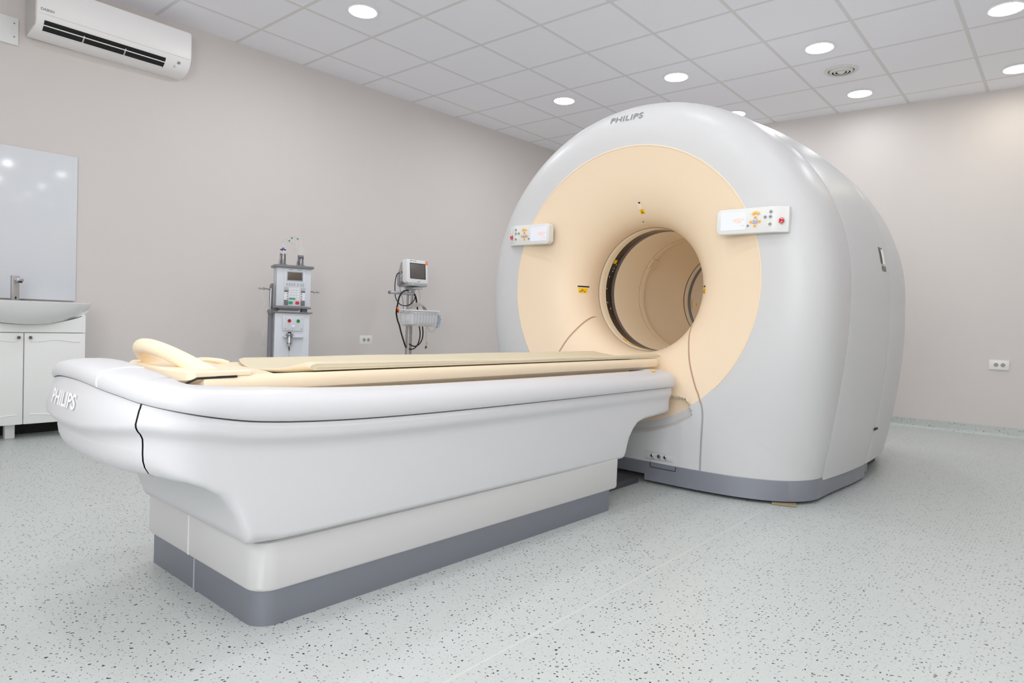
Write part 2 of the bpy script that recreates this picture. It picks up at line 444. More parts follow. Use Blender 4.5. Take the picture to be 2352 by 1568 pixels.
t = thing('ceiling_vent', 'round white ceiling air vent with concentric rings and a dark slot', 'ceiling vent', (3.918, 2.64, ZC))
vx, vy = 3.918, 2.64
MB().lathe([(0.125, 0.0), (0.128, -0.004), (0.118, -0.012), (0.104, -0.014), (0.098, -0.008), (0.096, 0.0)], 44, (vx, vy, ZC)).build('outer_ring', M_VENT, t)
for r in (0.074, 0.048):
    MB().lathe([(r + 0.014, -0.004), (r + 0.016, -0.008), (r + 0.004, -0.022), (r - 0.004, -0.021), (r + 0.006, -0.006)], 40, (vx, vy, ZC), closed=True).build('ring', M_VENT, t)
MB().lathe([(0.0, -0.026), (0.02, -0.025), (0.032, -0.016), (0.034, -0.008), (0.0, -0.006)], 32, (vx, vy, ZC)).build('centre_disc', M_VENT, t)
MB().lathe([(0.0, -0.001), (0.097, -0.001)], 40, (vx, vy, ZC)).build('dark_throat', M_DARK, t, fix=False)

# ------------------------------------------------------------------ scanner gantry
G = thing('pet_ct_scanner', 'big white ring scanner with a beige funnel around its round bore', 'medical scanner', (CX, 1.0, 0))
ZD = 1.060; RD = 0.753; YD = -0.055           # beige disc
ZBORE = 1.053; RB = 0.362

def outline(wz, ww, top, zbot, ns=44, nu=150):
    """right side up, over the top and down the left: (dx, z)"""
    zc = 1.04
    right = []
    for i in range(ns):
        z = lerp(zbot, zc, i / ns); right.append((interp_s(z, wz, ww), z))
    a = interp_s(zc, wz, ww); b = top - zc
    up = [(a * cos(PI * i / nu), zc + b * sin(PI * i / nu)) for i in range(nu + 1)]
    left = [(-x, z) for x, z in right[::-1]]
    return right + up + left
def interp_s(z, xs, ys):
    # smooth (Catmull-Rom like) interpolation through a width table
    k = max(0, min(len(xs) - 2, int(np.searchsorted(xs, z)) - 1))
    x0, x1 = xs[k], xs[k + 1]; t = (z - x0) / (x1 - x0)
    def sl(i):
        if i == 0: return (ys[1] - ys[0]) / (xs[1] - xs[0])
        if i == len(xs) - 1: return 0.0
        return (ys[i + 1] - ys[i - 1]) / (xs[i + 1] - xs[i - 1])
    m0, m1 = sl(k) * (x1 - x0), sl(k + 1) * (x1 - x0)
    return (2 * t ** 3 - 3 * t * t + 1) * ys[k] + (t ** 3 - 2 * t * t + t) * m0 + (-2 * t ** 3 + 3 * t * t) * ys[k + 1] + (t ** 3 - t * t) * m1
W1 = ([0.10, 0.244, 0.465, 0.703, 0.895, 1.04], [0.974, 0.998, 1.027, 1.054, 1.065, 1.066])
W2 = ([0.10, 0.37, 0.62, 0.863, 1.04], [1.025, 1.073, 1.100, 1.110, 1.104])
O1 = outline(*W1, 2.093, 0.10)
O2 = outline(*W2, 2.125, 0.10)

def y_base(dx):
    a = abs(dx)
    if a <= 0.82: return -0.075 + 0.24 * a * a
    t = min(1, (a - 0.82) / 0.154)
    return 0.0864 + 0.2136 * (1 - math.sqrt(max(0, 1 - t ** 2.2))) + 0.0 * t

def pocket(dx, z):
    """shallow recess that takes the nose of the table"""
    R = math.hypot(dx, z - ZD)
    m = sstep(0.806, 0.786, R) if R > 0.78 else 1.0
    a = abs(dx)
    # rounded upper corners
    ex = max(0, a - 0.36); ez = max(0, z - 0.40)
    d = math.hypot(ex, ez)
    m *= 1 - sstep(0.062, 0.074, d)
    return 0.042 * m

FUN = [(0.362, 0.262), (0.362, 0.225), (0.3635, 0.20), (0.368, 0.172), (0.376, 0.147), (0.388, 0.122), (0.404, 0.098), (0.424, 0.075), (0.448, 0.054), (0.475, 0.035), (0.505, 0.018), (0.54, 0.003), (0.58, -0.011), (0.615, -0.020)]
FUN += [(r, lerp(-0.020, YD, (r - 0.615) / (RD - 0.615))) for r in np.arange(0.628, RD - 0.001, 0.0105)] + [(RD, YD)]
NA = 360
vs = []; fs = []
for i in range(NA):
    a = 2 * PI * i / NA
    for r, y in FUN:
        zc = lerp(ZBORE, ZD, min(1, (r - RB) / (RD - RB)))
        dx, z = r * cos(a), zc + r * sin(a)
        vs.append((CX + dx, y + (pocket(dx, z) if r > 0.55 else 0), z))
k = len(FUN)
for i in range(NA):
    j = (i + 1) % NA
    fs += [[i * k + q, j * k + q, j * k + q + 1, i * k + q + 1] for q in range(k - 1)]
funnel = MB().add(vs, fs); bv_fun = BVHTree.FromPolygons([Vector(v) for v in vs], fs)
funnel.build('bore_funnel', M_BEIGE, G, smooth=50)

# white front cover: from the disc's edge out to the seam with the side panel and down to the skirt
B = [(x, z, 0.30, 'side') for x, z in O1]
nb = 150
xl, xr = O1[-1][0], O1[0][0]
for i in range(1, nb):
    dx = xl * cos(PI * i / nb); B.append((dx, 0.10, y_base(dx), 'bot'))
NT = 34
# virtual outline used for the curvature: the sides carried on below the skirt
VO = [(x, z) for x, z in O1[:100] if x > 0.3]
def w_ext(z): return interp_s(z, *W1) if z >= 0.10 else 0.974 - 0.11 * (0.10 - z)
def spoke_len(ux, uz):
    """distance from the disc centre to the virtual outline along (ux, uz), lower half"""
    lo, hi = 0.5, 3.0
    for _ in range(40):
        m = (lo + hi) / 2
        if abs(ux) * m < w_ext(max(-1.1, ZD + uz * m)) and ZD + uz * m > -1.1: lo = m
        else: hi = m
    return lo
def cover_y(px, pz):
    d = math.hypot(px, pz - ZD); ux, uz = px / d, (pz - ZD) / d
    ang = math.degrees(math.atan2(uz, abs(ux)))
    if uz < 0:
        L_ = spoke_len(ux, uz); n = lerp(3.3, 2.1, sstep(-5, -48, ang))
    else:
        # upper half: the outline is an ellipse
        a_, b_ = 1.066, 1.053; zc = 1.04
        A_ = (ux / a_) ** 2 + (uz / b_) ** 2; B_ = 2 * uz * (ZD - zc) / b_ ** 2; C_ = ((ZD - zc) / b_) ** 2 - 1
        L_ = (-B_ + math.sqrt(B_ * B_ - 4 * A_ * C_)) / (2 * A_); n = 3.3
    s_ = min(1.0, max(0.0, (d - RD) / (L_ - RD)))
    return YD + 0.355 * (1 - max(0.0, 1 - s_ ** n) ** (1 / n))
fine = []
for dx, z, yo, kd in B:
    ang = math.atan2(z - ZD, dx); ix, iz = RD * cos(ang), ZD + RD * sin(ang)
    Lr = math.hypot(dx - ix, z - iz)
    f1 = min(0.075, Lr * 0.4) / Lr
    if kd == 'side': fr_ = [f1 * k / 8 for k in range(9)] + [f1 + (1 - f1) * sin(PI / 2 * k / 30) ** 0.75 for k in range(1, 31)]
    else: fr_ = [f1 * k / 8 for k in range(9)] + [f1 + (1 - f1) * k / 30 for k in range(1, 31)]
    row = []
    for i, f in enumerate(fr_):
        px, pz = lerp(ix, dx, f), lerp(iz, z, f)
        y = 0.30 if (kd == 'side' and i == len(fr_) - 1) else cover_y(px, pz)
        row.append((px + CX, y + pocket(px, pz), pz))
    fine.append(row)
fine = np.array(fine); K = len(B)
def y_base(dx): return cover_y(max(-0.9735, min(0.9735, dx)), 0.10) if abs(dx) < 0.974 else 0.30
rows = [[tuple(fine[q, r_]) for q in range(K)] for r_ in range(fine.shape[1])]
fc = MB().loft(rows)
bv_cov = BVHTree.FromPolygons([Vector(v) for v in fc.v], fc.f)
fc.build('front_cover', M_WHITE, G, smooth=40)

def front_y(x, z):
    best = None
    for bv in (bv_fun, bv_cov):
        h = bv.ray_cast(Vector((x, -1.5, z)), Vector((0, 1, 0)))
        if h[0] is not None and (best is None or h[0].y < best): best = h[0].y
    return best if best is not None else 0.0

def ribbon(pts, w, m, name, off=0.0012, parent=G):
    """thin strip lying on the front surface along (x,z) points"""
    P = [Vector((x, 0, z)) for x, z in pts]; Q = []
    for i in range(len(P) - 1):
        n = max(2, int((P[i + 1] - P[i]).length / 0.012))
        Q += [P[i].lerp(P[i + 1], k / n) for k in range(n)]
    Q.append(P[-1])
    vs = []; fs = []
    for i, q in enumerate(Q):
        d = (Q[min(i + 1, len(Q) - 1)] - Q[max(i - 1, 0)]).normalized(); nn = Vector((-d.z, 0, d.x))
        for s_ in (-1, 1):
            p = q + nn * s_ * w / 2
            vs.append((p.x, front_y(p.x, p.z) - off, p.z))
    fs = [[2 * i, 2 * i + 1, 2 * i + 3, 2 * i + 2] for i in range(len(Q) - 1)]
    return MB().add(vs, fs).build(name, m, parent, smooth=60, fix=False)

def catmull(pts, n=8):
    out = []
    P = [Vector(p) for p in pts]
    for i in range(len(P) - 1):
        p0 = P[i - 1] if i else P[0] * 2 - P[1]; p3 = P[i + 2] if i + 2 < len(P) else P[-1] * 2 - P[-2]
        p1, p2 = P[i], P[i + 1]
        for k in range(n):
            t = k / n
            out.append(tuple(0.5 * ((2 * p1) + (p2 - p0) * t + (2 * p0 - 5 * p1 + 4 * p2 - p3) * t * t + (3 * p1 - p0 - 3 * p2 + p3) * t ** 3)))
    out.append(tuple(P[-1])); return out

# thin raised lip around the beige disc
MB().lathe([(RD + 0.007, YD + 0.004), (RD + 0.006, YD - 0.002), (RD + 0.003, YD - 0.0035), (RD - 0.001, YD - 0.002), (RD - 0.002, YD + 0.004)], 220, (CX, 0, ZD), 'y', arc=(rad(-44), rad(224))).build('disc_lip', M_BEIGE, G)

# side panel between the two seams, rear cover behind
def mid_outline(t, bulge):
    out = []
    for (x1, z1), (x2, z2) in zip(O1, O2):
        x, z = lerp(x1, x2, t), lerp(z1, z2, t)
        d = Vector((x, z - 0.9)); L_ = d.length; d.normalize()
        out.append((x + d.x * bulge, z + d.y * bulge * (1 if z > 0.5 else 0)))
    return out
def ring(ol, y): return [(CX + x, y, z) for x, z in ol]
sp = MB()
loops = [ring(mid_outline(0.0, -0.012), 0.306), ring(mid_outline(0.0, 0.002), 0.3065), ring(mid_outline(0.02, 0.004), 0.318)]
for t_ in (0.15, 0.3, 0.45, 0.6, 0.75, 0.88): loops.append(ring(mid_outline(t_, 0.004 + 0.012 * sin(PI * t_)), lerp(0.31, 0.97, t_)))
loops += [ring(mid_outline(0.98, 0.004), 0.958), ring(mid_outline(1.0, 0.001), 0.968), ring(mid_outline(1.0, -0.012), 0.969)]
sp.loft(loops, close=False).build('side_panel', M_WHITE, G, smooth=30)
def sc(ol, k, zb=0.085):
    out = []
    for x, z in ol:
        zz = 0.95 + (z - 0.95) * k if z > 0.95 else z
        out.append((x * k, max(zb, zz)))
    return out
loops = [ring(sc(O2, 0.985), 0.985), ring(sc(O2, 0.998), 0.984), ring(sc(O2, 1.001), 0.992), ring(sc(O2, 1.003), 1.06), ring(sc(O2, 0.998), 1.3), ring(sc(O2, 0.988), 1.45), ring(sc(O2, 0.968), 1.62), ring(sc(O2, 0.935), 1.78), ring(sc(O2, 0.885), 1.92), ring(sc(O2, 0.81), 2.05), ring(sc(O2, 0.70), 2.14), ring(sc(O2, 0.5), 2.2)]
loops.append([(CX + 0.362 * cos(math.atan2(z - 0.9, x)), 2.2, 1.05 + 0.362 * sin(math.atan2(z - 0.9, x))) for x, z in O2])
MB().loft(loops, close=False).build('rear_cover', M_WHITE, G, smooth=30)
# inner frame that shows dark in the seams
fr = MB()
for y0, y1, ol, kk in ((0.27, 0.34, O1, 0.985), (0.93, 1.02, O2, 0.985)):
    fr.loft([ring(sc(ol, kk, 0.1), y0), ring(sc(ol, kk, 0.1), y1)], close=False)
fr.build('seam_frame', M_LINE, G)

# grey skirt around the foot
def skirt_loop(z, grow=0.0):
    pts = []
    n = 120
    for i in range(n + 1):
        dx = 0.974 * sin(PI / 2 * (2 * i / n - 1)); k = 1 + grow
        pts.append((CX + dx * k * 1.004, y_base(dx) - 0.004, z))
    pts += [(CX + 0.985, 0.45, z), (CX + 1.012, 0.8, z), (CX + 1.018, 1.0, z), (CX + 1.014, 1.03, z), (CX + 0.99, 1.045, z), (CX - 0.99, 1.045, z), (CX - 1.014, 1.03, z), (CX - 1.018, 1.0, z), (CX - 1.012, 0.8, z), (CX - 0.985, 0.45, z)]
    return pts
def skirt_bottom(p):
    dx = p[0] - CX
    return 0.048 if (p[1] < 0.02 and -0.185 < dx < 0.185) else 0.016
base = skirt_loop(0.1)
# split the notch edges cleanly
pts2 = []
for i, p in enumerate(base):
    q = base[(i + 1) % len(base)]; pts2.append(p)
    for e in (-0.185, 0.185):
        if p[1] < 0.02 and q[1] < 0.02 and (p[0] - CX - e) * (q[0] - CX - e) < 0:
            t_ = (e - (p[0] - CX)) / (q[0] - p[0]); m_ = [lerp(p[c], q[c], t_) for c in range(3)]
            pts2.append((CX + e - 1e-4, m_[1], 0.1)); pts2.append((CX + e + 1e-4, m_[1], 0.1))
sk = MB()
sk.loft([[(p[0], p[1] + 0.03, 0.118) for p in pts2], [(p[0], p[1] + 0.006, 0.118) for p in pts2], [(p[0], p[1], 0.113) for p in pts2], [(p[0], p[1], skirt_bottom(p)) for p in pts2], [(p[0] * 0.98 + CX * 0.02, p[1] + 0.03, skirt_bottom(p)) for p in pts2]])
sk.build('base_skirt', M_SKIRT, G, smooth=40)
MB().prism([(CX - 0.8, 0.13), (CX + 0.8, 0.13), (CX + 0.9, 0.24), (CX + 0.945, 0.34), (CX + 0.96, 0.98), (CX - 0.96, 0.98), (CX - 0.945, 0.34), (CX - 0.9, 0.24)], 0.0, 0.12).build('plinth', M_BLACK, G)  # black colour holds the shadow of the gap under the skirt
MB().prism([(CX - 0.93, 1.06), (CX + 0.93, 1.06), (CX + 0.93, 1.7), (CX - 0.93, 1.7)], 0.0, 0.12).build('rear_plinth', M_BLACK, G)
MB().box((CX + 0.985, 1.085, 0.085), (0.05, 0.05, 0.10), 0.006).build('rear_foot', M_SKIRT, G)

# seams on the front
ribbon(catmull([(3.905, 0.885), (3.912, 0.869), (3.925, 0.80), (3.942, 0.745), (3.967, 0.665), (3.995, 0.597), (4.025, 0.535), (4.045, 0.503), (4.067, 0.455)]), 0.0085, M_SEAM, 'door_seam')
ribbon(catmull([(4.067, 0.455), (4.074, 0.425), (4.077, 0.38), (4.074, 0.268), (4.072, 0.112)]), 0.008, M_SEAMG, 'door_seam')
ribbon(catmull([(3.255, 0.885), (3.243, 0.868), (3.205, 0.80), (3.165, 0.73), (3.13, 0.65), (3.095, 0.55), (3.07, 0.46)]), 0.0085, M_SEAM, 'door_seam')

# bore: rings from the funnel inwards
def bring(name, prof, m, parent=G, n=128):
    return MB().lathe(prof, n, (CX, 0, ZBORE), 'y').build(name, m, parent, smooth=40, fix=False)
bring('bore_gap', [(0.360, 0.258), (0.374, 0.262), (0.374, 0.275), (0.362, 0.277)], M_DARK)
bring('bore_ring', [(0.3645, 0.2665), (0.362, 0.270), (0.3605, 0.30), (0.3605, 0.338)], M_BORE)
win = bring('scan_window', [(0.3612, 0.338), (0.3612, 0.405)], M_WINDOW)
bring('window_ring', [(0.3605, 0.403), (0.3605, 0.436)], M_WRING)
bring('bore_liner', [(0.3605, 0.436), (0.3605, 0.60), (0.3605, 0.752), (0.364, 0.754)], M_BORE)
bring('liner_groove', [(0.362, 0.752), (0.368, 0.753), (0.368, 0.757), (0.360, 0.757)], M_SEAM)
bring('bore_liner', [(0.364, 0.7565), (0.3595, 0.759), (0.3595, 0.80), (0.362, 0.826), (0.372, 0.842), (0.384, 0.87), (0.392, 0.93), (0.394, 1.02), (0.393, 1.13), (0.388, 1.25), (0.380, 1.33), (0.371, 1.38), (0.364, 1.405), (0.3605, 1.42)], M_BORE)
bring('bore_gap', [(0.3605, 1.42), (0.374, 1.422), (0.374, 1.43), (0.3605, 1.431)], M_DARK)
bring('bore_liner', [(0.3605, 1.431), (0.3605, 1.49)], M_BORE)
bring('window_ring', [(0.3602, 1.49), (0.3602, 1.54)], M_WRING)
bring('bore_liner', [(0.3605, 1.54), (0.3605, 1.75)], M_BORE)
bring('window_ring', [(0.3602, 1.75), (0.3602, 1.78)], M_WRING)
bring('bore_liner', [(0.3605, 1.78), (0.3605, 2.2)], M_BORE)
# small pale block at the inner ring, upper left of the bore
def bore_pt(a, r, y): return (CX + r * cos(a), y, ZBORE + r * sin(a))
a0, a1 = rad(139), rad(149)
vs = [bore_pt(a0, 0.3595, 0.76), bore_pt(a1, 0.3595, 0.76), bore_pt(a1, 0.3595, 0.83), bore_pt(a0, 0.3595, 0.83), bore_pt(a0, 0.352, 0.764), bore_pt(a1, 0.352, 0.764), bore_pt(a1, 0.345, 0.835), bore_pt(a0, 0.345, 0.835)]
MB().add(vs, [[0, 1, 2, 3], [4, 7, 6, 5], [0, 4, 5, 1], [1, 5, 6, 2], [2, 6, 7, 3], [3, 7, 4, 0]]).build('sensor_block', mat('sensor_pale', rgb(222, 208, 184), 0.4), G, smooth=0)
def bore_label(ac, aw, y0, y1, m, name, r=0.3598):
    vs = []; n = 6
    for i in range(n + 1):
        a = rad(ac - aw / 2 + aw * i / n); vs += [bore_pt(a, r, y0), bore_pt(a, r, y1)]
    MB().add(vs, [[2 * i, 2 * i + 1, 2 * i + 3, 2 * i + 2] for i in range(n)]).build(name, m, G, fix=False)
bore_label(150, 4, 0.345, 0.375, M_YEL, 'warning_label', 0.3605)
bore_label(238, 5, 0.302, 0.326, M_YEL, 'warning_label')
bore_label(246.5, 9, 0.314, 0.326, M_YEL, 'warning_label')
bore_label(185, 12, 1.555, 1.572, M_YEL, 'warning_label')
bore_label(185.5, 4, 1.635, 1.655, M_YEL, 'warning_label')
for i, (ac, y0) in enumerate(((157, 0.372), (160, 0.37), (166, 0.352), (178, 0.343), (192, 0.347), (198, 0.37), (153, 0.38))):
    bore_label(ac, 1.3, y0, y0 + 0.010, M_KEYG, 'window_mark', 0.3604)

# stickers and laser ports on the funnel
def decal(name, cx, cz, w, h, m, parent=G, off=0.0022, n=8):
    vs = []; fs = []
    for i in range(n + 1):
        for j in range(n + 1):
            x, z = cx - w / 2 + w * i / n, cz - h / 2 + h * j / n
            vs.append((x, front_y(x, z) - off, z))
    fs = [[i * (n + 1) + j, (i + 1) * (n + 1) + j, (i + 1) * (n + 1) + j + 1, i * (n + 1) + j + 1] for i in range(n) for j in range(n)]
    return MB().add(vs, fs).build(name, m, parent, fix=False)
def warn_sign(cx, cz, w, h):
    s_ = decal('warning_label', cx, cz, w, h, M_YEL)
    t3 = [(-0.36, -0.32), (0.36, -0.32), (0.0, 0.36)]
    vs = []; fs = []
    for k in (1.0, 0.72):
        for a, b in t3:
            x, z = cx + a * w * k, cz + (b * k - 0.03) * h; vs.append((x, front_y(x, z) - 0.0036, z))
    fs = [[i, (i + 1) % 3, 3 + (i + 1) % 3, 3 + i] for i in range(3)]
    for a in range(6):
        x, z = cx + 0.1 * w * cos(a * PI / 3), cz + (-0.1 + 0.1 * sin(a * PI / 3)) * h; vs.append((x, front_y(x, z) - 0.0036, z))
    fs.append([6 + a for a in range(6)][::-1])
    MB().add(vs, fs).build('warning_symbol', M_INK, s_, fix=False, smooth=0)
warn_sign(3.192, 1.040, 0.029, 0.029)
decal('laser_port', 3.192, 1.064, 0.037, 0.008, M_BLACK)
warn_sign(3.607, 1.478, 0.026, 0.022)
decal('camera_recess', 3.603, 1.508, 0.028, 0.036, mat('recess_pale', rgb(250, 226, 208), 0.5))
decal('laser_port', 3.606, 1.522, 0.013, 0.007, M_BLACK, off=0.0036)
decal('index_mark', 3.578, 1.432, 0.010, 0.003, M_INK)
warn_sign(3.985, 1.036, 0.024, 0.030)
decal('laser_port', 3.986, 1.060, 0.02, 0.008, M_BLACK)

# maker's name over the bore
def text_on_front(txt, cx, cz, wid, hgt, m, name, parent=G, off=0.0015, tilt=0.0, shear=0.0):
    vs, fs = text_tris(txt, 1.0, 0.012, shear, 1.06)
    xs = [v[0] for v in vs]; ys = [v[1] for v in vs]
    W_, H_ = max(xs) - min(xs), max(ys) - min(ys); mx, my = (max(xs) + min(xs)) / 2, (max(ys) + min(ys)) / 2
    out = []
    for x, y in vs:
        px = cx + (x - mx) / W_ * wid; pz = cz + (y - my) / H_ * hgt + tilt * (px - cx)
        out.append((px, front_y(px, pz) - off, pz))
    return MB().add(out, fs).build(name, m, parent, smooth=0, fix=False)
text_on_front('PHILIPS', 3.545, 1.982, 0.205, 0.034, M_LOGO, 'maker_logo', off=0.004)

# control panels floating in front of the funnel
def control_panel(s_, xc, zc, yf):
    """s_=+1: right hand panel (screen towards the bore, outer end bends back); -1 mirrors it"""
    wid, hh = 0.330, 0.060
    def bend(u): return 0.034 * sstep(0.085, 0.175, u) ** 1.3
    us = [-0.165, -0.1635, -0.160, -0.155, -0.148, -0.12] + list(np.linspace(-0.08, 0.08, 5)) + list(np.linspace(0.09, 0.160, 9)) + [0.1635, 0.165]
    loops = []
    for u in us:
        e = min(u + 0.165, 1) if u < 0 else min((0.165 - u) * 3 + 0.010, 1)
        h = hh - (0.020 - math.sqrt(max(0, 0.02 ** 2 - (0.02 - min(e, 0.02)) ** 2)))
        y0 = yf + bend(u); d = 0.044 - bend(u) * 0.6; c = 0.004
        loops.append([(xc + s_ * u, y, zc + z) for y, z in ((y0 + d, h - 0.003), (y0 + d - c, h), (y0 + c, h), (y0 + c * 0.3, h - c * 0.3), (y0, h - c), (y0, -h + c), (y0 + c * 0.3, -h + c * 0.3), (y0 + c, -h), (y0 + d - c, -h), (y0 + d, -h + 0.003))])
    p = MB().loft(loops, cap0=True, cap1=True).build('control_panel', M_PANEL, G, smooth=35)
    MB().box((xc - s_ * 0.005, yf + 0.048, zc), (0.30, 0.012, 0.105), 0.003).build('panel_mount', M_BLACK, p)
    MB().prism(rrect(0.122, 0.084, 0.005, 3, xc - s_ * 0.0845, zc + 0.001), yf - 0.0012, yf + 0.002, 'y').build('display_screen', M_SCREEN, p, smooth=0)
    sx = xc - s_ * 0.0845
    # seven segment digits 456
    segs = {'4': 'fgbc', '5': 'afgcd', '6': 'afgecd'}
    dg = MB()
    def seg(x, z, w, h): dg.box((x, yf - 0.0018, z), (w, 0.001, h))
    x0 = sx + 0.004
    for i, c in enumerate('456'):
        cx_ = x0 + i * 0.0145; w, h, q = 0.0095, 0.0185, 0.0022
        zc_ = zc + 0.002
        for a in segs[c]:
            if a == 'a': seg(cx_, zc_ + h / 2, w, q)
            if a == 'g': seg(cx_, zc_, w, q)
            if a == 'd': seg(cx_, zc_ - h / 2, w, q)
            if a == 'f': seg(cx_ - w / 2, zc_ + h / 4, q, h / 2)
            if a == 'e': seg(cx_ - w / 2, zc_ - h / 4, q, h / 2)
            if a == 'b': seg(cx_ + w / 2, zc_ + h / 4, q, h / 2)
            if a == 'c': seg(cx_ + w / 2, zc_ - h / 4, q, h / 2)
    seg(sx + 0.0485, zc + 0.007, 0.012, 0.004); seg(sx + 0.0475, zc - 0.0225, 0.013, 0.004)
    dg.build('display_digits', M_DIGIT, p, smooth=0)
    def U(X): return (X - 1100) * 2.05e-4
    def V(X, Y): return -(Y - (667 - (X - 305) * 0.034)) * 1.97e-4
    def disc(name, X, Y, r, m, h=0.003):
        u, v = U(X), V(X, Y); y0 = yf + bend(u)
        return MB().lathe([(0.0, -h), (r * 0.75, -h), (r, -h * 0.6), (r, 0.001)], 20, (xc + s_ * u, y0, zc + v), 'y').build(name, m, p)
    for X, Y in ((1212, 575), (1110, 682), (1307, 672), (1205, 775)):
        b_ = disc('button', X, Y, 0.0083, M_OBTN)
        MB().box((xc + s_ * U(X), yf - 0.0034, zc + V(X, Y)), (0.008, 0.0006, 0.0016)).build('button_mark', M_INK, b_, smooth=0)
    pts = []
    for k in range(9):
        a = rad(150 - 120 * k / 8); pts.append((xc + s_ * U(1215) + 0.0175 * cos(a), yf - 0.0006, zc + V(1215, 545) + 0.0175 * sin(a)))
    MB().tube(pts, 0.0075, 10, 2).build('button', M_OBTN, p)
    MB().box((xc + s_ * U(1210), yf - 0.0006, zc + V(1210, 678)), (0.016, 0.0012, 0.030), 0.0004).box((xc + s_ * U(1210), yf - 0.0006, zc + V(1210, 678)), (0.030, 0.0014, 0.016), 0.0004).build('button_pad', M_GPAD, p)
    for X, Y, r in ((1040, 768, 0.0062), (1555, 450, 0.0078), (1435, 573, 0.0078), (1550, 567, 0.0078), (1545, 740, 0.0078)):
        b_ = disc('button', X, Y, r, M_GBTN)
        MB().box((xc + s_ * U(X), yf + bend(U(X)) - 0.0034, zc + V(X, Y)), (0.006, 0.0006, 0.002)).build('button_mark', M_INK, b_, smooth=0)
    for X, Y in ((1208, 630), (1500, 698)): disc('indicator_light', X, Y, 0.0022, M_LEDY, 0.0016)
    e = disc('stop_recess', 1755, 660, 0.0175, mat('stop_recess_grey', rgb(196, 192, 190), 0.5), 0.0012)
    e = disc('emergency_stop', 1768, 660, 0.0125, M_RED, 0.012)
    u, v = U(1768), V(1768, 660); y0 = yf + bend(u)
    for k in range(3):
        MB().lathe([(0.0078, -0.0128), (0.0096, -0.0126)], 10, (xc + s_ * u, y0, zc + v), 'y', arc=(rad(20 + 120 * k), rad(100 + 120 * k))).build('arrow_mark', M_KEYW, e, fix=False)
    return p
control_panel(1, 4.292, 1.357, -0.105)
control_panel(-1, 2.920, 1.366, -0.098)

# socket strip let into the foot of the front cover
MB().box((3.851, -0.062, 0.154), (0.150, 0.012, 0.034), 0.002, rot=Matrix.Rotation(rad(7), 4, 'Z')).build('socket_strip', mat('socket_strip_grey', rgb(196, 196, 198), 0.4), G)
for i, x in enumerate((3.815, 3.852, 3.886)):
    c = MB(); y_ = -0.071 + (x - 3.851) * 0.12
    c.lathe([(0.0, -0.006), (0.006, -0.006), (0.0085, -0.002), (0.010, 0.0)], 16, (x, y_, 0.156), 'y').build('socket', [M_CHROME, M_KNOB, M_CHROME][i], G)
    MB().box((x + 0.004, y_ + 0.0015, 0.1425), (0.018, 0.001, 0.003)).build('socket_caption', M_MARK, G, smooth=0)
ribbon([(3.795, 0.113), (3.795, 0.094), (3.942, 0.094), (3.942, 0.113)], 0.004, M_DARK, 'flap_outline', off=0.006) if False else None
fl_ = MB()
for (xa, za, xb_, zb_) in ((3.797, 0.118, 3.797, 0.090), (3.797, 0.090, 3.943, 0.090), (3.943, 0.090, 3.943, 0.112)):
    ya, yb_ = y_base(xa - CX) - 0.0045, y_base(xb_ - CX) - 0.0045
    fl_.tube([(xa, ya, za), (xb_, yb_, zb_)], 0.0018, 6, 0)
fl_.build('flap_outline', M_DARK, G)

# latch handle on the side panel
def side_x(y, z):
    ol = mid_outline((y - 0.31) / 0.66, 0.004 + 0.012 * sin(PI * (y - 0.31) / 0.66))
    right = [(z_, x_) for x_, z_ in ol[:100] if x_ > 0.5]
    right.sort(); return CX + interp(z, [a for a, b in right], [b for a, b in right])
def side_patch(name, y0, y1, z0, z1, m, off, parent=G):
    vs = []; n = 4
    for i in range(n + 1):
        for j in range(n + 1):
            y, z = lerp(y0, y1, i / n), lerp(z0, z1, j / n); vs.append((side_x(y, z) + off, y, z))
    return MB().add(vs, [[i * (n + 1) + j, (i + 1) * (n + 1) + j, (i + 1) * (n + 1) + j + 1, i * (n + 1) + j + 1] for i in range(n) for j in range(n)]).build(name, m, parent, fix=False)
hnd = side_patch('side_latch', 0.775, 0.838, 1.225, 1.300, M_RECESS, 0.0012)
side_patch('latch_window', 0.775, 0.85, 1.300, 1.313, M_RECESS, 0.0016, hnd)
side_patch('latch_plate', 0.795, 0.85, 1.222, 1.302, M_HANDLE, 0.005, hnd)
side_patch('latch_button', 0.790, 0.872, 1.186, 1.213, M_RECESS, 0.002, hnd)
# dark finger notch at the foot of the rear seam
MB().box((CX + 1.064, 0.985, 0.305), (0.02, 0.07, 0.010), 0.003).build('finger_notch', M_DARK, G)

# wooden shim under the front corner and the cable plate on the floor
tag(MB().box((4.45, 0.085, 0.0055), (0.11, 0.075, 0.008), 0.001, rot=Matrix.Rotation(rad(20), 4, 'Z')).build('wooden_shim', M_SHIM, loc=(4.45, 0.085, 0)), 'thin wooden shim pushed under the front corner of the scanner', 'shim')

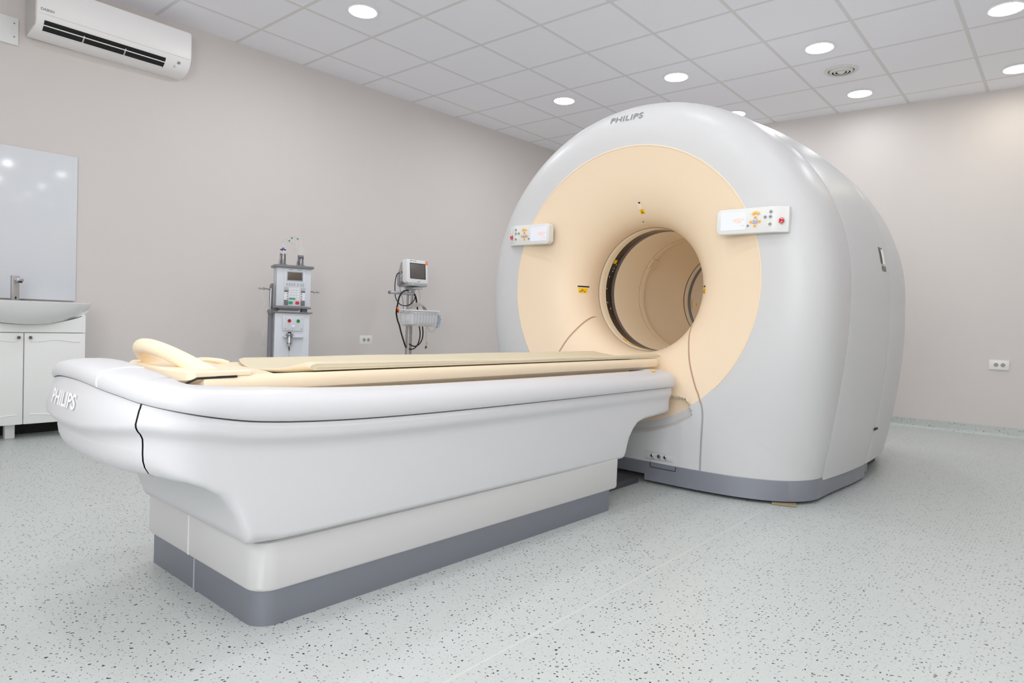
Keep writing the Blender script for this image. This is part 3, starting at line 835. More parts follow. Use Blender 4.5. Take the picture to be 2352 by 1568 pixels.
# ------------------------------------------------------------------ patient table
TB = thing('patient_table', 'long white scanner table with beige sliding top and grey base', 'patient table', (CX, -1.4, 0))
HW = 0.350; YT = -2.48; TD = 0.18; YE = -0.075
def half_path():
    P = []
    for i in range(7): P.append((0.27 * i / 6, YE))
    for i in range(1, 9):
        a = rad(90 - 90 * i / 8); P.append((0.27 + 0.08 * cos(a), YE - 0.08 + 0.08 * sin(a)))
    ys = list(np.linspace(YE - 0.08, -0.36, 6)[1:]) + list(np.linspace(-0.37, -0.56, 22)) + list(np.linspace(-0.6, -2.28, 22)) + list(np.linspace(-2.30, YT, 22))
    P += [(HW, float(y)) for y in ys]
    n = 2.6
    gap = [math.asin(((d + YT) / TD) ** (n / 2)) for d in (2.6025, 2.6052)]
    for ph in sorted([PI / 2 * i / 36 for i in range(1, 37)] + gap):
        P.append((HW * max(0, cos(ph)) ** (2 / n), YT - TD * sin(ph) ** (2 / n)))
    return P
HP = half_path()
def normals(P):
    N_ = []
    for i, p in enumerate(P):
        a = P[max(0, i - 1)]; b = P[min(len(P) - 1, i + 1)]
        dx, dy = b[0] - a[0], b[1] - a[1]; L_ = math.hypot(dx, dy)
        N_.append((-dy / L_, dx / L_))
    N_[0] = (0, 1); N_[-1] = (0, -1)
    return N_
HN = normals(HP)
def z_seam(y): return interp_s(max(y, -2.70), [-2.71, -2.672, -2.664, -2.656, -2.646, -2.632, -2.607, -2.55, -2.48, -2.39, -2.30, -2.22, -2.05, -1.75, -1.0, 0.1], [0.678, 0.674, 0.661, 0.650, 0.641, 0.633, 0.620, 0.602, 0.584, 0.567, 0.557, 0.551, 0.543, 0.537, 0.533, 0.533])
def z_bot(y):
    return interp(y, [-2.72, -2.58, -2.525, -2.485, -2.445, -2.415, -2.392, -2.378, -2.370, -2.364, -0.555, -0.545, -0.535, -0.516, -0.48, -0.44, -0.39, -0.34, -0.066, 0.1],
                  [0.438, 0.434, 0.428, 0.412, 0.385, 0.35, 0.31, 0.27, 0.248, 0.240, 0.222, 0.228, 0.262, 0.306, 0.346, 0.374, 0.386, 0.391, 0.402, 0.404])
def shell_profile(p):
    y = p[1]; zs = z_seam(y); zb = z_bot(y); zc = zs - 0.050 if y > -2.48 else interp(y, [-2.675, -2.64, -2.60, -2.48], [0.528, 0.545, 0.553, 0.534])
    r = lerp(0.018, 0.075, sstep(-2.50, -2.64, y)) + 0.022 * sstep(-2.46, -2.41, y) * sstep(-2.25, -2.36, y)
    if y > YE - 0.2: r = 0.022
    pr = [(-r, zb)] + [(-r + r * sin(rad(a)), zb + r - r * cos(rad(a))) for a in (20, 40, 60, 75, 90)]
    z1 = pr[-1][1]
    top = max(z1 + 0.002, zc - 0.03)
    for k in (0.33, 0.66): pr.append((0, lerp(z1, top, k)))
    fl_ = lerp(1.05, 0.5, sstep(-1.8, -0.6, y)) + 0.25 * sstep(-2.5, -2.64, y)
    pr += [(0, top), (0.0010, max(top + 0.001, zc - 0.016)), (0.0065, zc - 0.005), (0.0150, zc + 0.005), (0.0195, zc + 0.014), (0.0205, zc + 0.022), (0.0205, zs - 0.014), (0.0185, zs - 0.012), (0.0165, zs - 0.0015), (0.004, zs - 0.0005)]
    tp = lerp(1.0, 0.35, sstep(-2.42, -2.62, y)); z0_ = zc + 0.022
    pr = [(d * fl_ * (lerp(1.0, tp, min(1, max(0, (z - z0_) / max(1e-4, zs - z0_)))) if z > z0_ else 1.0) if d > 0 else d, z) for d, z in pr]
    return pr
def shell(i0, i1, name, endcaps=(False, False), shrink=0.0):
    """body between path samples i0..i1 (right side, mirrored to the left), with its underside"""
    R_ = []
    for i in range(i0, i1 + 1):
        p, n = HP[i], HN[i]
        R_.append([(CX + p[0] + n[0] * (d - shrink), p[1] + n[1] * (d - shrink), z) for d, z in shell_profile(p)])
    Lf = [[(2 * CX - x, y, z) for x, y, z in l] for l in R_]
    b = MB(); b.loft(R_, close=False); b.loft(Lf, close=False)
    under = []
    for r_, l_ in zip(R_, Lf):
        under.append([tuple(lerp(l_[0][c], r_[0][c], k / 8) for c in range(3)) for k in range(9)])
    b.loft(under, close=False)
    for cap, q in zip(endcaps, (0, -1)):
        if cap: b.add(R_[q] + Lf[q][::-1], [list(range(2 * len(R_[q])))])
    return b.build(name, M_TABLE, TB, smooth=35)
it = next(i for i, p in enumerate(HP) if p[1] < -2.6040)     # tail cover starts here
shell(0, it - 1, 'side_cover')
tl = shell(it, len(HP) - 1, 'tail_cover')
shell(it - 2, it + 1, 'inner_frame', shrink=0.010).data.materials[0] = M_LINE
# the rounded rim on top
def sweep(profile, name, m, parent=TB, smooth=40):
    R_ = []
    for p, n in zip(HP, HN):
        R_.append([(CX + p[0] + n[0] * d, p[1] + n[1] * d, z) for d, z in profile(p)])
    Lf = [[(2 * CX - x, y, z) for x, y, z in l] for l in R_[::-1]]
    return MB().loft(R_ + Lf[1:], close=False).build(name, m, parent, smooth=smooth)
def rim_profile(p):
    zs = z_seam(p[1]); k = interp(p[1], [-2.67, -2.63, -2.58, -2.53, -2.42, -2.30], [0.53, 0.60, 0.69, 0.77, 0.92, 1.0])
    inn = [(0.004, 0.004), (0.0215, 0.003), (0.0255, 0.007), (0.0285, 0.020), (0.0275, 0.034), (0.0225, 0.049), (0.012, 0.062), (-0.004, 0.072), (-0.024, 0.079), (-0.048, 0.083), (-0.078, 0.083), (-0.098, 0.079), (-0.108, 0.070), (-0.112, 0.052), (-0.114, 0.02)]
    kd = lerp(1.0, 0.50, sstep(-2.50, -2.64, p[1]))
    return [((d * kd if d > 0 else d), zs + z * k) for d, z in inn]
sweep(rim_profile, 'top_rim', M_TABLE)
sweep(lambda p: [(-0.004, z_seam(p[1]) - 0.02), (0.003, z_seam(p[1]) - 0.012), (0.003, z_seam(p[1]) + 0.012), (-0.004, z_seam(p[1]) + 0.02)], 'rim_gap', M_LINE)
# deck inside the rim
dk = []
for p, n in zip(HP, HN):
    x = max(0.0, p[0] - 0.11 * n[0]); y = p[1] - 0.11 * n[1]
    dk.append([(CX - x, y, z_seam(p[1]) + 0.035), (CX, y, z_seam(p[1]) + 0.035), (CX + x, y, z_seam(p[1]) + 0.035)])
MB().loft(dk, close=False).build('inner_deck', M_TABLE, TB)

# lower tier and grey skirt
def foot_loop(z, g=0.0, yf=-2.330, ye=-0.60, ge=None, gl=0.0):
    ge = g if ge is None else ge
    out = []
    y0, y1 = yf - g, ye + ge; r = 0.060
    for sx, sy, a0 in ((1, -1, -90), (1, 1, 0), (-1, 1, 90), (-1, -1, 180)):
        rr_ = r if sy < 0 and sx > 0 else 0.015
        h0, h1 = (0.318 + g, 0.350 + g) if sx > 0 else (0.398 + g + gl, 0.398 + g + gl)
        for k_ in range(9):
            a = rad(a0 + 90 * k_ / 8)
            yy = (y0 + rr_ if sy < 0 else y1 - rr_) + rr_ * sin(a)
            hh_ = lerp(h0, h1, (yy - y0) / (y1 - y0))
            out.append((CX + sx * (hh_ - rr_) + rr_ * cos(a), yy, z))
    return out
tier = MB().loft([foot_loop(0.094, -0.010, ge=-0.004), foot_loop(0.096, -0.004), foot_loop(0.104, 0.0), foot_loop(0.226, 0.0), foot_loop(0.231, -0.006)], cap0=True, cap1=True).build('lower_tier', M_TIER, TB, smooth=35)
MB().loft([foot_loop(0.225, -0.012), foot_loop(0.26, -0.012)]).build('tier_gap', M_LINE, TB)
MB().loft([foot_loop(0.0, -0.006, ge=-0.05, gl=-0.02), foot_loop(0.097, -0.006, ge=-0.05, gl=-0.02)], cap0=True, cap1=True).build('base_skirt', M_TSKIRT, TB, smooth=35)
MB().box((3.490, -2.3305, 0.162), (0.003, 0.004, 0.126)).build('tier_seam', M_KEYW, TB, smooth=0)
MB().box((3.520, -2.3245, 0.048), (0.003, 0.004, 0.092)).build('skirt_seam', mat('seam_pale', rgb(190, 192, 200), 0.5), TB, smooth=0)

# maker's name on the tail
vs, fs2 = text_tris('PHILIPS', 1.0, 0.022, 0.0, 1.0)
xs = [v[0] for v in vs]; ys_ = [v[1] for v in vs]
W_, H_ = max(xs) - min(xs), max(ys_) - min(ys_); mx, my = (max(xs) + min(xs)) / 2, (max(ys_) + min(ys_)) / 2
tb_bv = BVHTree.FromPolygons([WM[tl.name] @ v.co for v in tl.data.vertices], [list(p.vertices) for p in tl.data.polygons])
out = []
for x, y in vs:
    px = 3.570 + (x - mx) / W_ * 0.185; pz = 0.603 + (y - my) / H_ * 0.038
    h = tb_bv.ray_cast(Vector((px, -4, pz)), Vector((0, 1, 0)))
    out.append((px, (h[0].y if h[0] else -2.65) - 0.004, pz))
MB().add(out, fs2).build('maker_logo', M_LOGOW, tl, smooth=0, fix=False)
# pale joint across the tail rim
jr = []
jp = min(range(len(HP)), key=lambda i: abs(HP[i][0] - 0.165) + (0 if HP[i][1] < -2.5 else 9))
p, n = HP[jp], HN[jp]
MB().tube([(CX + p[0] + n[0] * (d + 0.0003), p[1] + n[1] * (d + 0.0003), z + 0.0004) for d, z in rim_profile(p)[2:12]], 0.0016, 6, 2).build('rim_joint', M_KEYW, TB)
# yellow notice on the rim and two small marks
MB().add([(3.862, -0.235, 0.6172), (3.912, -0.285, 0.6125), (3.893, -0.215, 0.6160)], [[0, 1, 2]]).build('warning_label', M_YEL, TB, smooth=0, fix=False)

# cradle: the beige sliding top
def cradle_loop(y, k=1.0, dz=0.0):
    top = [(-0.222, 0.660), (-0.217, 0.667), (-0.207, 0.668), (-0.15, 0.660), (-0.08, 0.654), (0, 0.651)]
    top = top + [(-a, b) for a, b in top[-2::-1]]
    bot = [(0.224, 0.646), (0.218, 0.626), (0.195, 0.612), (0.10, 0.605), (0, 0.603), (-0.10, 0.605), (-0.195, 0.612), (-0.218, 0.626), (-0.224, 0.646)]
    return [(CX + a * k, y, 0.65 + (b - 0.65) * (k if k < 1 else 1) + dz) for a, b in top + bot]
cr = MB().loft([cradle_loop(-2.435, 0.985), cradle_loop(-2.43), cradle_loop(-2.0), cradle_loop(-1.4), cradle_loop(-0.8), cradle_loop(-0.3), cradle_loop(-0.06), cradle_loop(-0.03, 0.985), cradle_loop(-0.012, 0.95), cradle_loop(-0.006, 0.9)], cap0=True, cap1=True).build('cradle', M_CRADLE, TB, smooth=40)
MB().box((CX, -1.25, 0.597), (0.30, 2.1, 0.036), 0.005).build('cradle_rail', M_CRADLE, TB)

# head support at the tail end of the cradle
hs = MB()
plan = [(-0.165, -2.478), (-0.10, -2.486), (0.0, -2.488), (0.10, -2.486), (0.165, -2.480), (0.200, -2.472), (0.216, -2.455), (0.222, -2.40), (0.222, -2.31), (0.15, -2.30), (-0.15, -2.30), (-0.222, -2.31), (-0.222, -2.40), (-0.205, -2.462)]
def hs_loop(z, k=1.0, dy=0.0, nose=0.0):
    out = []
    for a, b in plan:
        f = sstep(-2.42, -2.47, b)
        out.append((CX + a * k, b + dy * f, z - nose * f * (1 - 0.45 * (a / 0.2) ** 2)))
    return out
hs.loft([hs_loop(0.664, 0.70, 0.10, 0.046), hs_loop(0.666, 0.95, 0.022, 0.028), hs_loop(0.668, 1.0, 0.0, 0.020), hs_loop(0.677, 1.0, 0.0, 0.0), hs_loop(0.682, 0.985, 0.008, 0.0)], cap0=True, cap1=True)
hso = hs.build('head_support', M_CRADLE, TB, smooth=30)
hb = MB()
hb.add([(CX + 0.02 - 0.16, -2.32, 0.672), (CX + 0.195, -2.32, 0.672), (CX + 0.205, -2.235, 0.668), (CX + 0.05, -2.186, 0.664), (CX - 0.15, -2.188, 0.668),
        (CX + 0.02 - 0.16, -2.32, 0.655), (CX + 0.195, -2.32, 0.655), (CX + 0.205, -2.235, 0.655), (CX + 0.05, -2.186, 0.656), (CX - 0.15, -2.188, 0.655)],
       [[0, 1, 2, 3, 4], [9, 8, 7, 6, 5], [0, 5, 6, 1], [1, 6, 7, 2], [2, 7, 8, 3], [3, 8, 9, 4], [4, 9, 5, 0]])
hb.build('support_board', M_CRADLE, hso, smooth=20)
MB().tube([(CX - 0.165, -2.33, 0.672), (CX - 0.165, -2.27, 0.680), (CX - 0.155, -2.22, 0.676), (CX - 0.15, -2.192, 0.668)], 0.009, 8, 3).build('support_edge', M_CRADLE, hso)
MB().tube([(3.455, -2.385, 0.650), (3.450, -2.425, 0.682), (3.463, -2.458, 0.708), (3.500, -2.478, 0.728), (3.550, -2.478, 0.733), (3.605, -2.460, 0.723), (3.655, -2.432, 0.703), (3.697, -2.405, 0.680), (3.730, -2.375, 0.657)],
          [0.026, 0.021, 0.0195, 0.020, 0.0205, 0.021, 0.0215, 0.023, 0.026], 16, 5).build('grab_loop', M_CRADLE, hso, smooth=60)
MB().tube([(3.775, -2.478, 0.645), (3.800, -2.452, 0.6635), (3.8035, -2.35, 0.6655)], 0.003, 6, 0).build('rubber_edge', M_BLACK, hso)

# mattress lying in the cradle
def pad_loop(y, thin=0.0, sh=0.0):
    """cross section: sags in the trough, thick soft edges; thin closes it up at the ends"""
    top = []; bot = []; n = 24
    for i in range(n + 1):
        a = -0.215 + 0.430 * i / n; q = abs(a) / 0.215
        zb = 0.6558 + 0.0165 * q ** 2
        zt = 0.668 + (0.027 if a > 0 else 0.019) * q ** 2.2 + 0.0010 * sin(9 * y + 14 * a) + 0.007 * sstep(-1.2, -2.0, y) * sstep(0.10, 0.19, a)
        e = max(0.0, (q - 0.93) / 0.07); zt -= 0.010 * (1 - math.sqrt(max(0, 1 - e * e)))
        m = (zt + zb) / 2
        top.append((a, lerp(zt, m, thin))); bot.append((a, lerp(zb, m, thin)))
    return [(CX + a, y - sh * (1 - (a / 0.215) ** 2), z) for a, z in top + bot[::-1]]
pl_ = [pad_loop(-2.125, 0.85, 0.05), pad_loop(-2.120, 0.4, 0.05), pad_loop(-2.108, 0, 0.05)] + [pad_loop(float(y), 0, 0.05 * max(0, 1 - (y + 2.1) / 0.3)) for y in np.linspace(-2.06, -0.02, 40)] + [pad_loop(0.004, 0.4), pad_loop(0.008, 0.85)]
MT = MB().loft(pl_, cap0=True, cap1=True).build('mattress', M_PAD, loc=(CX, -1.1, 0.66), smooth=50)
tag(MT, 'thin cream mattress lying along the sliding table top', 'mattress')
MB().tube([(CX + 0.2152, float(y), 0.6805 + 0.0006 * sin(11 * y)) for y in np.linspace(-2.105, -0.005, 30)], 0.0018, 6, 2).build('piping', M_PAD, MT)

# dark cable plate on the floor between the table and the scanner
cp = thing('cable_plate', 'dark grey metal cable plate on the floor between table and scanner', 'floor plate', (3.58, -0.33, 0))
MB().prism([(CX - 0.165, -0.62), (CX + 0.165, -0.62), (CX + 0.165, -0.085), (CX - 0.165, -0.085)], 0.0, 0.033).build('plate', M_PLATE, cp, smooth=0)
MB().cyl((CX + 0.165, -0.115, 0.018), (CX + 0.168, -0.115, 0.018), 0.004, 10).build('screw', M_CHROME, cp)

# ------------------------------------------------------------------ left wall: air conditioner
ax0, ax1 = -2.012, -1.058
AC = thing('air_conditioner', 'white wall mounted air conditioner with a dark slot, high on the left wall', 'air conditioner', (0.22, -1.535, 2.55))
def ac_prof(k=1.0):
    return [(0.205, 2.875), (0.30, 2.878), (0.40, 2.872), (0.424, 2.862), (0.430, 2.845), (0.434, 2.76), (0.434, 2.688), (0.430, 2.660), (0.420, 2.632), (0.402, 2.605), (0.376, 2.583), (0.344, 2.570), (0.30, 2.562), (0.22, 2.561), (0.205, 2.565)]
def ac_loop(y, g=0.0):
    return [(max(0.19, x - g * (1 if x > 0.25 else 0)), y, z - (g if z > 2.7 else -g)) for x, z in ac_prof()]
MB().loft([ac_loop(ax0, 0.008), ac_loop(ax0 + 0.004, 0.002), ac_loop(ax0 + 0.012), ac_loop(ax1 - 0.012), ac_loop(ax1 - 0.004, 0.002), ac_loop(ax1, 0.008)], cap0=True, cap1=True).build('housing', M_AC, AC, smooth=40)
MB().prism([(0.20, 2.57), (0.40, 2.60), (0.415, 2.63), (0.415, 2.85), (0.20, 2.87)], ax0 - 0.003, ax0 + 0.002, 'y').build('end_cap', M_ACS, AC)
def ac_strip(name, y0, y1, za, zb, m, off):
    prof = [(x, z) for x, z in ac_prof() if z < 2.69 and x > 0.3]
    prof.sort(key=lambda p: p[1]); zz = [p[1] for p in prof]; xx = [p[0] for p in prof]
    vs = []; n = 6
    for i in range(n + 1):
        z = lerp(za, zb, i / n); x = interp(z, zz, xx) + off
        vs += [(x, y0, z - off * 0.5), (x, y1, z - off * 0.5)]
    return MB().add(vs, [[2 * i, 2 * i + 1, 2 * i + 3, 2 * i + 2] for i in range(n)]).build(name, m, AC, fix=False)
ac_strip('air_outlet', ax0 + 0.045, ax1 - 0.175, 2.576, 2.632, M_BLACK, 0.0015)
ac_strip('louver', ax0 + 0.03, ax1 - 0.175, 2.603, 2.6085, M_AC, 0.006)
ac_strip('louver', ax0 + 0.03, ax1 - 0.18, 2.5765, 2.580, M_AC, 0.005)
for q in (0.30, 0.64):
    y_ = lerp(ax0 + 0.045, ax1 - 0.175, q); ac_strip('louver_clip', y_, y_ + 0.008, 2.580, 2.614, M_ACS, 0.0045)
ac_strip('panel_joint', ax0 + 0.012, ax1 - 0.012, 2.6655, 2.6675, M_ACS, 0.0012)
ac_strip('display_window', -1.152, -1.132, 2.618, 2.634, M_MARK, 0.002)
ac_strip('indicator_mark', -1.168, -1.160, 2.592, 2.606, M_ACS, 0.002)
vs, fs2 = text_tris('DAIKIN', 0.022, 0.0003)
MB().add([(0.4375, -1.955 + x, 2.692 + y) for x, y in vs], fs2).build('maker_name', M_MARK, AC, smooth=0, fix=False)

# small white box at the photo's left edge, and the splash panel
bx = thing('wall_box', 'small flat white cover plate with two screws beside the air conditioner', 'cover plate', (xw(-2.2), -2.2, 2.58))
x_ = xw(-2.2)
MB().box((x_ + 0.012, -2.26, 2.577), (0.03, 0.41, 0.172), 0.003).build('plate', M_CAB, bx)
for z in (2.54, 2.625): MB().cyl((x_ + 0.026, -2.078, z), (x_ + 0.029, -2.078, z), 0.004, 10).build('screw', M_KNOB, bx)
tag(MB().box((xw(-2.21) + 0.018, -2.21, 1.352), (0.012, 0.99, 0.985), 0.002, rot=Matrix.Rotation(-math.atan(0.036), 4, 'Z')).build('splash_panel', M_GLOSSW, loc=(xw(-2.2), -2.21, 0.86)), 'tall glossy white splash panel on the wall above the washbasin', 'wall panel')

# ------------------------------------------------------------------ washbasin unit
cy0, cy1, cxf = -2.428, -1.780, 0.66
SC = thing('sink_cabinet', 'white two door vanity cabinet under the washbasin', 'cabinet', (0.45, -2.1, 0))
wl = xw(-2.1) + 0.032
MB().box(((wl + cxf - 0.02) / 2, (cy0 + cy1) / 2, 0.398), (cxf - 0.02 - wl, cy1 - cy0, 0.606), 0.002).build('carcass', M_CAB, SC)
bc = -2.105
def basin_low(y):
    t = (y - bc) / 0.375
    return 0.802 - 0.096 * max(0, 1 - t * t) ** 0.8
ryl = [lerp(cy0, cy1, i / 30) for i in range(31)]
MB().prism([(cy0, 0.657), (cy1, 0.657)] + [(y, basin_low(y) - 0.003) for y in ryl[::-1]], cxf - 0.018, cxf, 'x').build('front_rail', M_CAB, SC)
for y_ in (cy0, cy1 - 0.016):
    MB().box(((wl + cxf - 0.018) / 2, y_ + 0.008, 0.737), (cxf - 0.019 - wl, 0.016, 0.072)).build('side_panel', M_CAB, SC)
for s_, (a, b) in ((1, (-2.1015, cy1)), (-1, (cy0, -2.1065))):
    d = MB().box((cxf - 0.009, (a + b) / 2, 0.374), (0.018, b - a, 0.556), 0.003).build('door', M_CAB, SC)
    # wavy routed panel line at the top and bottom of the door
    for zc_, sg in ((0.600, 1), (0.155, -1)):
        pts = [(cxf + 0.0002, lerp(a + 0.03, b - 0.03, i / 16), zc_ + sg * 0.012 * sin(PI * i / 16) ** 3) for i in range(17)]
        MB().tube(pts, 0.0042, 6, 1).build('routed_line', M_CAB, d)
    ky = -2.075 if s_ > 0 else -2.133
    MB().lathe([(0.0, 0.022), (0.006, 0.021), (0.0095, 0.016), (0.008, 0.011), (0.004, 0.008), (0.004, 0.0)], 16, (cxf, ky, 0.625), 'x').build('knob', M_KNOB, d)
for y_ in (cy0 + 0.05, cy1 - 0.37, cy1 - 0.05):
    MB().box((0.55, y_, 0.048), (0.05, 0.05, 0.096), 0.003).build('leg', M_CAB if y_ < -2 else M_DARK, SC)
MB().box((0.42, -2.1, 0.048), (0.02, 0.62, 0.09)).build('plinth', M_DARK, SC)

WB = thing('washbasin', 'white ceramic washbasin with a bowed front on the cabinet', 'washbasin', (0.45, -2.1, 0.82))
bc = -2.105
def basin_front(y):   # plan: bowed front edge
    t = (y - bc) / 0.375
    return 0.585 + 0.20 * max(0, 1 - t * t) ** 0.75
def basin_low(y):
    t = (y - bc) / 0.375
    return 0.802 - 0.096 * max(0, 1 - t * t) ** 0.8
ysl = [bc - 0.375 * cos(PI * i / 40) for i in range(41)]
loops = []
for y in ysl:
    xf = basin_front(y); zl = basin_low(y)
    loops.append([(wl, y, 0.847), (lerp(wl, xf, 0.45), y, 0.847), (xf - 0.035, y, 0.847), (xf - 0.006, y, 0.847), (xf, y, 0.843), (xf - 0.001, y, 0.832), (xf - 0.012, y, lerp(0.832, zl, 0.35)), (xf - 0.035, y, lerp(0.832, zl, 0.7)), (max(cxf - 0.02, xf - 0.075) if xf > cxf else xf - 0.03, y, zl), (wl, y, zl)])
wb = MB().loft(loops, cap0=True, cap1=True).build('basin', M_CER, WB, smooth=40)
MB().lathe([(0.0, -0.0005), (0.9, -0.0005), (1.0, 0.0012)], 40, (0, 0, 0)) if False else None
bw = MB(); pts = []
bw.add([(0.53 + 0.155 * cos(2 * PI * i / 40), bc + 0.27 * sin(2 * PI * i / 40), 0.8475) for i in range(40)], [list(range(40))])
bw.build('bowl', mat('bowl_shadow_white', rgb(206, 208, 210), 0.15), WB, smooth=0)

FA = thing('faucet', 'square chrome sensor faucet standing on the washbasin', 'faucet', (0.36, -2.1, 0.847))
fy = -2.088
MB().box((0.36, fy, 0.926), (0.042, 0.040, 0.158), 0.003).build('column', M_BRUSH, FA)
MB().box((0.42, fy + 0.004, 0.982), (0.11, 0.034, 0.020), 0.004, rot=Matrix.Rotation(rad(8), 4, 'Y')).build('spout', M_CHROME, FA)
MB().cyl((0.465, fy + 0.004, 0.968), (0.465, fy + 0.004, 0.958), 0.012, 16).build('aerator', M_BLACK, FA)
MB().box((0.3815, fy, 0.864), (0.002, 0.008, 0.016), 0.0005).build('sensor_eye', M_BLACK, FA)

# ------------------------------------------------------------------ wall sockets
def power_socket(M_, label, name='power_socket'):
    t = thing(name, label, 'power socket', M_.to_translation(), M_.to_euler().z, 'white double power sockets')
    MB(M_).box((0, -0.006, 0), (0.142, 0.012, 0.084), 0.003).build('faceplate', M_SOCK, t)
    for u in (-0.008 - 0.012, 0.032 - 0.004):
        r = MB(M_).lathe([(0.0, -0.0124), (0.016, -0.0124), (0.0165, -0.0135), (0.0175, -0.0120)], 24, (u, 0, 0), 'y').build('outlet', M_SOCKD, t)
        for du, dz in ((-0.007, 0), (0.007, 0), (0, 0.0115), (0, -0.0115)):
            MB(M_).cyl((u + du, -0.0122, dz), (u + du, -0.0129, dz), 0.0026, 10).build('hole', M_HOLE, r)
    return t
ysk = 0.691
power_socket(Matrix.Translation((xw(ysk), ysk, 0.600)) @ Matrix.Rotation(rad(90 - 2.06), 4, 'Z'), 'white double power socket on the left wall between injector and monitor')
xsk = 4.991
power_socket(Matrix.Translation((xsk, yb(xsk), 0.618)) @ Matrix.Rotation(rad(3.55), 4, 'Z'), 'white double power socket on the back wall right of the scanner')

# ------------------------------------------------------------------ contrast injector
IA = rad(-21) + PI / 2          # local x = to the viewer's right, local -y = towards the viewer
IM = Matrix.Translation((0.75, -0.38, 0)) @ Matrix.Rotation(rad(-21) + PI / 2, 4, 'Z')
INJ = thing('contrast_injector', 'pale grey contrast injector column with keypad and dark grey shelves by the left wall', 'injector', (0.75, -0.38, 0), rad(-21) + PI / 2)
def ib(c, size, bev, name, m, parent=INJ): return MB(IM).box(c, size, bev).build(name, m, parent)
ib((0.013, 0.075, 1.199), (0.300, 0.21, 0.022), 0.006, 'top_shelf', M_INJG)
hd = ib((0.013, 0.075, 1.037), (0.262, 0.17, 0.306), 0.006, 'control_head', M_INJ)
ib((0.004, 0.075, 0.875), (0.290, 0.19, 0.014), 0.004, 'head_tray', M_INJG)
MB(IM).loft([[(x, y, 0.868) for x, y in ((-0.105, -0.012), (0.075, -0.012), (0.075, 0.15), (-0.105, 0.15))], [(x, y, 0.850) for x, y in ((-0.085, 0.0), (0.052, 0.0), (0.052, 0.14), (-0.085, 0.14))]], cap0=True, cap1=True).build('cable_hood', M_INJG, INJ)
for x in (-0.118, 0.108): ib((x, 0.07, 0.855), (0.040, 0.10, 0.030), 0.002, 'spacer', M_INJG)
ib((0.010, 0.075, 0.837), (0.304, 0.19, 0.011), 0.003, 'lower_shelf', M_INJG)
lc = ib((0.010, 0.080, 0.42), (0.266, 0.17, 0.822), 0.004, 'lower_cabinet', M_INJ)
fp = ib((0.0135, -0.0115, 0.750), (0.158, 0.004, 0.118), 0.001, 'switch_plate', M_INJ, lc)
for u, m in ((-0.015, M_RED2), (0.053, M_GREEN2)):
    MB(IM).lathe([(0.0, -0.012), (0.010, -0.012), (0.0125, -0.009), (0.013, 0.0)], 20, (u, -0.0125, 0.771), 'y').build('push_button', m, fp)
MB(IM).lathe([(0.0, -0.012), (0.006, -0.012), (0.007, -0.006), (0.012, -0.004), (0.013, 0.0)], 20, (0.017, -0.0125, 0.724), 'y').build('connector', M_KEYW, fp)
for u in (-0.045, 0.080):
    for z in (0.79, 0.708): MB(IM).lathe([(0.0, -0.0015), (0.003, -0.001), (0.003, 0)], 8, (u, -0.0135, z), 'y').build('screw', M_KNOB, fp)
MB(IM).prism([(-0.06, -0.0052), (-0.058, -0.035), (-0.045, -0.047), (-0.0345, -0.047), (-0.0345, -0.009), (0.0065, -0.009), (0.0065, -0.047), (0.080, -0.047), (0.094, -0.035), (0.096, -0.0052)], 0.640, 0.6485).build('bracket', M_INJ, lc)
# keypad face
ib((0.019, -0.0115, 1.036), (0.160, 0.004, 0.288), 0.001, 'keypad_face', M_INJ, hd)
ib((0.019, -0.0142, 1.124), (0.126, 0.004, 0.078), 0.002, 'screen_frame', M_KEYG, hd)
ib((0.019, -0.0155, 1.124), (0.112, 0.004, 0.063), 0.001, 'screen', M_LCD, hd)
for u, w in ((-0.012, 0.032), (0.053, 0.036)): ib((u, -0.0138, 1.174), (w, 0.001, 0.004), 0, 'caption', M_MARK, hd)
for u in (-0.040, -0.021, -0.002, 0.017, 0.043, 0.067, 0.084):
    MB(IM).lathe([(0.0, -0.002), (0.006, -0.002), (0.0075, 0.0)], 16, (0, 0, 0), 'y').build('soft_key', M_KEYG, hd)
    o = bpy.context.scene.objects[-1] if False else None
for o in [c for c in hd.children if c.name.startswith('soft_key')]: bpy.data.objects.remove(o)
for u in (-0.040, -0.021, -0.002, 0.017, 0.043, 0.067, 0.084):
    MB(IM).prism([(u + 0.0072 * cos(2 * PI * i / 18), 1.058 + 0.016 * sin(2 * PI * i / 18)) for i in range(18)], -0.0155, -0.013, 'y').build('soft_key', M_KEYG, hd)
for r in range(4):
    for c in range(4):
        u = (-0.017, 0.0025, 0.022, 0.045)[c]; w = 0.013 if c < 3 else 0.020
        MB(IM).prism(rrect(w, 0.012, 0.004, 3, u, 1.022 - 0.0195 * r), -0.0155, -0.013, 'y').build('number_key', M_KEYW, hd)
MB(IM).prism(rrect(0.020, 0.012, 0.004, 3, 0.045, 0.944), -0.0155, -0.013, 'y').build('number_key', M_KEYW, hd)
MB(IM).prism(rrect(0.048, 0.011, 0.004, 3, 0.0015, 0.9455), -0.016, -0.013, 'y').build('enter_key', M_GREEN, hd)
MB(IM).prism(rrect(0.031, 0.024, 0.009, 4, -0.009, 0.9135), -0.017, -0.013, 'y').build('start_key', M_GREEN, hd)
MB(IM).prism(rrect(0.031, 0.024, 0.009, 4, 0.042, 0.9135), -0.017, -0.013, 'y').build('stop_key', M_REDK, hd)
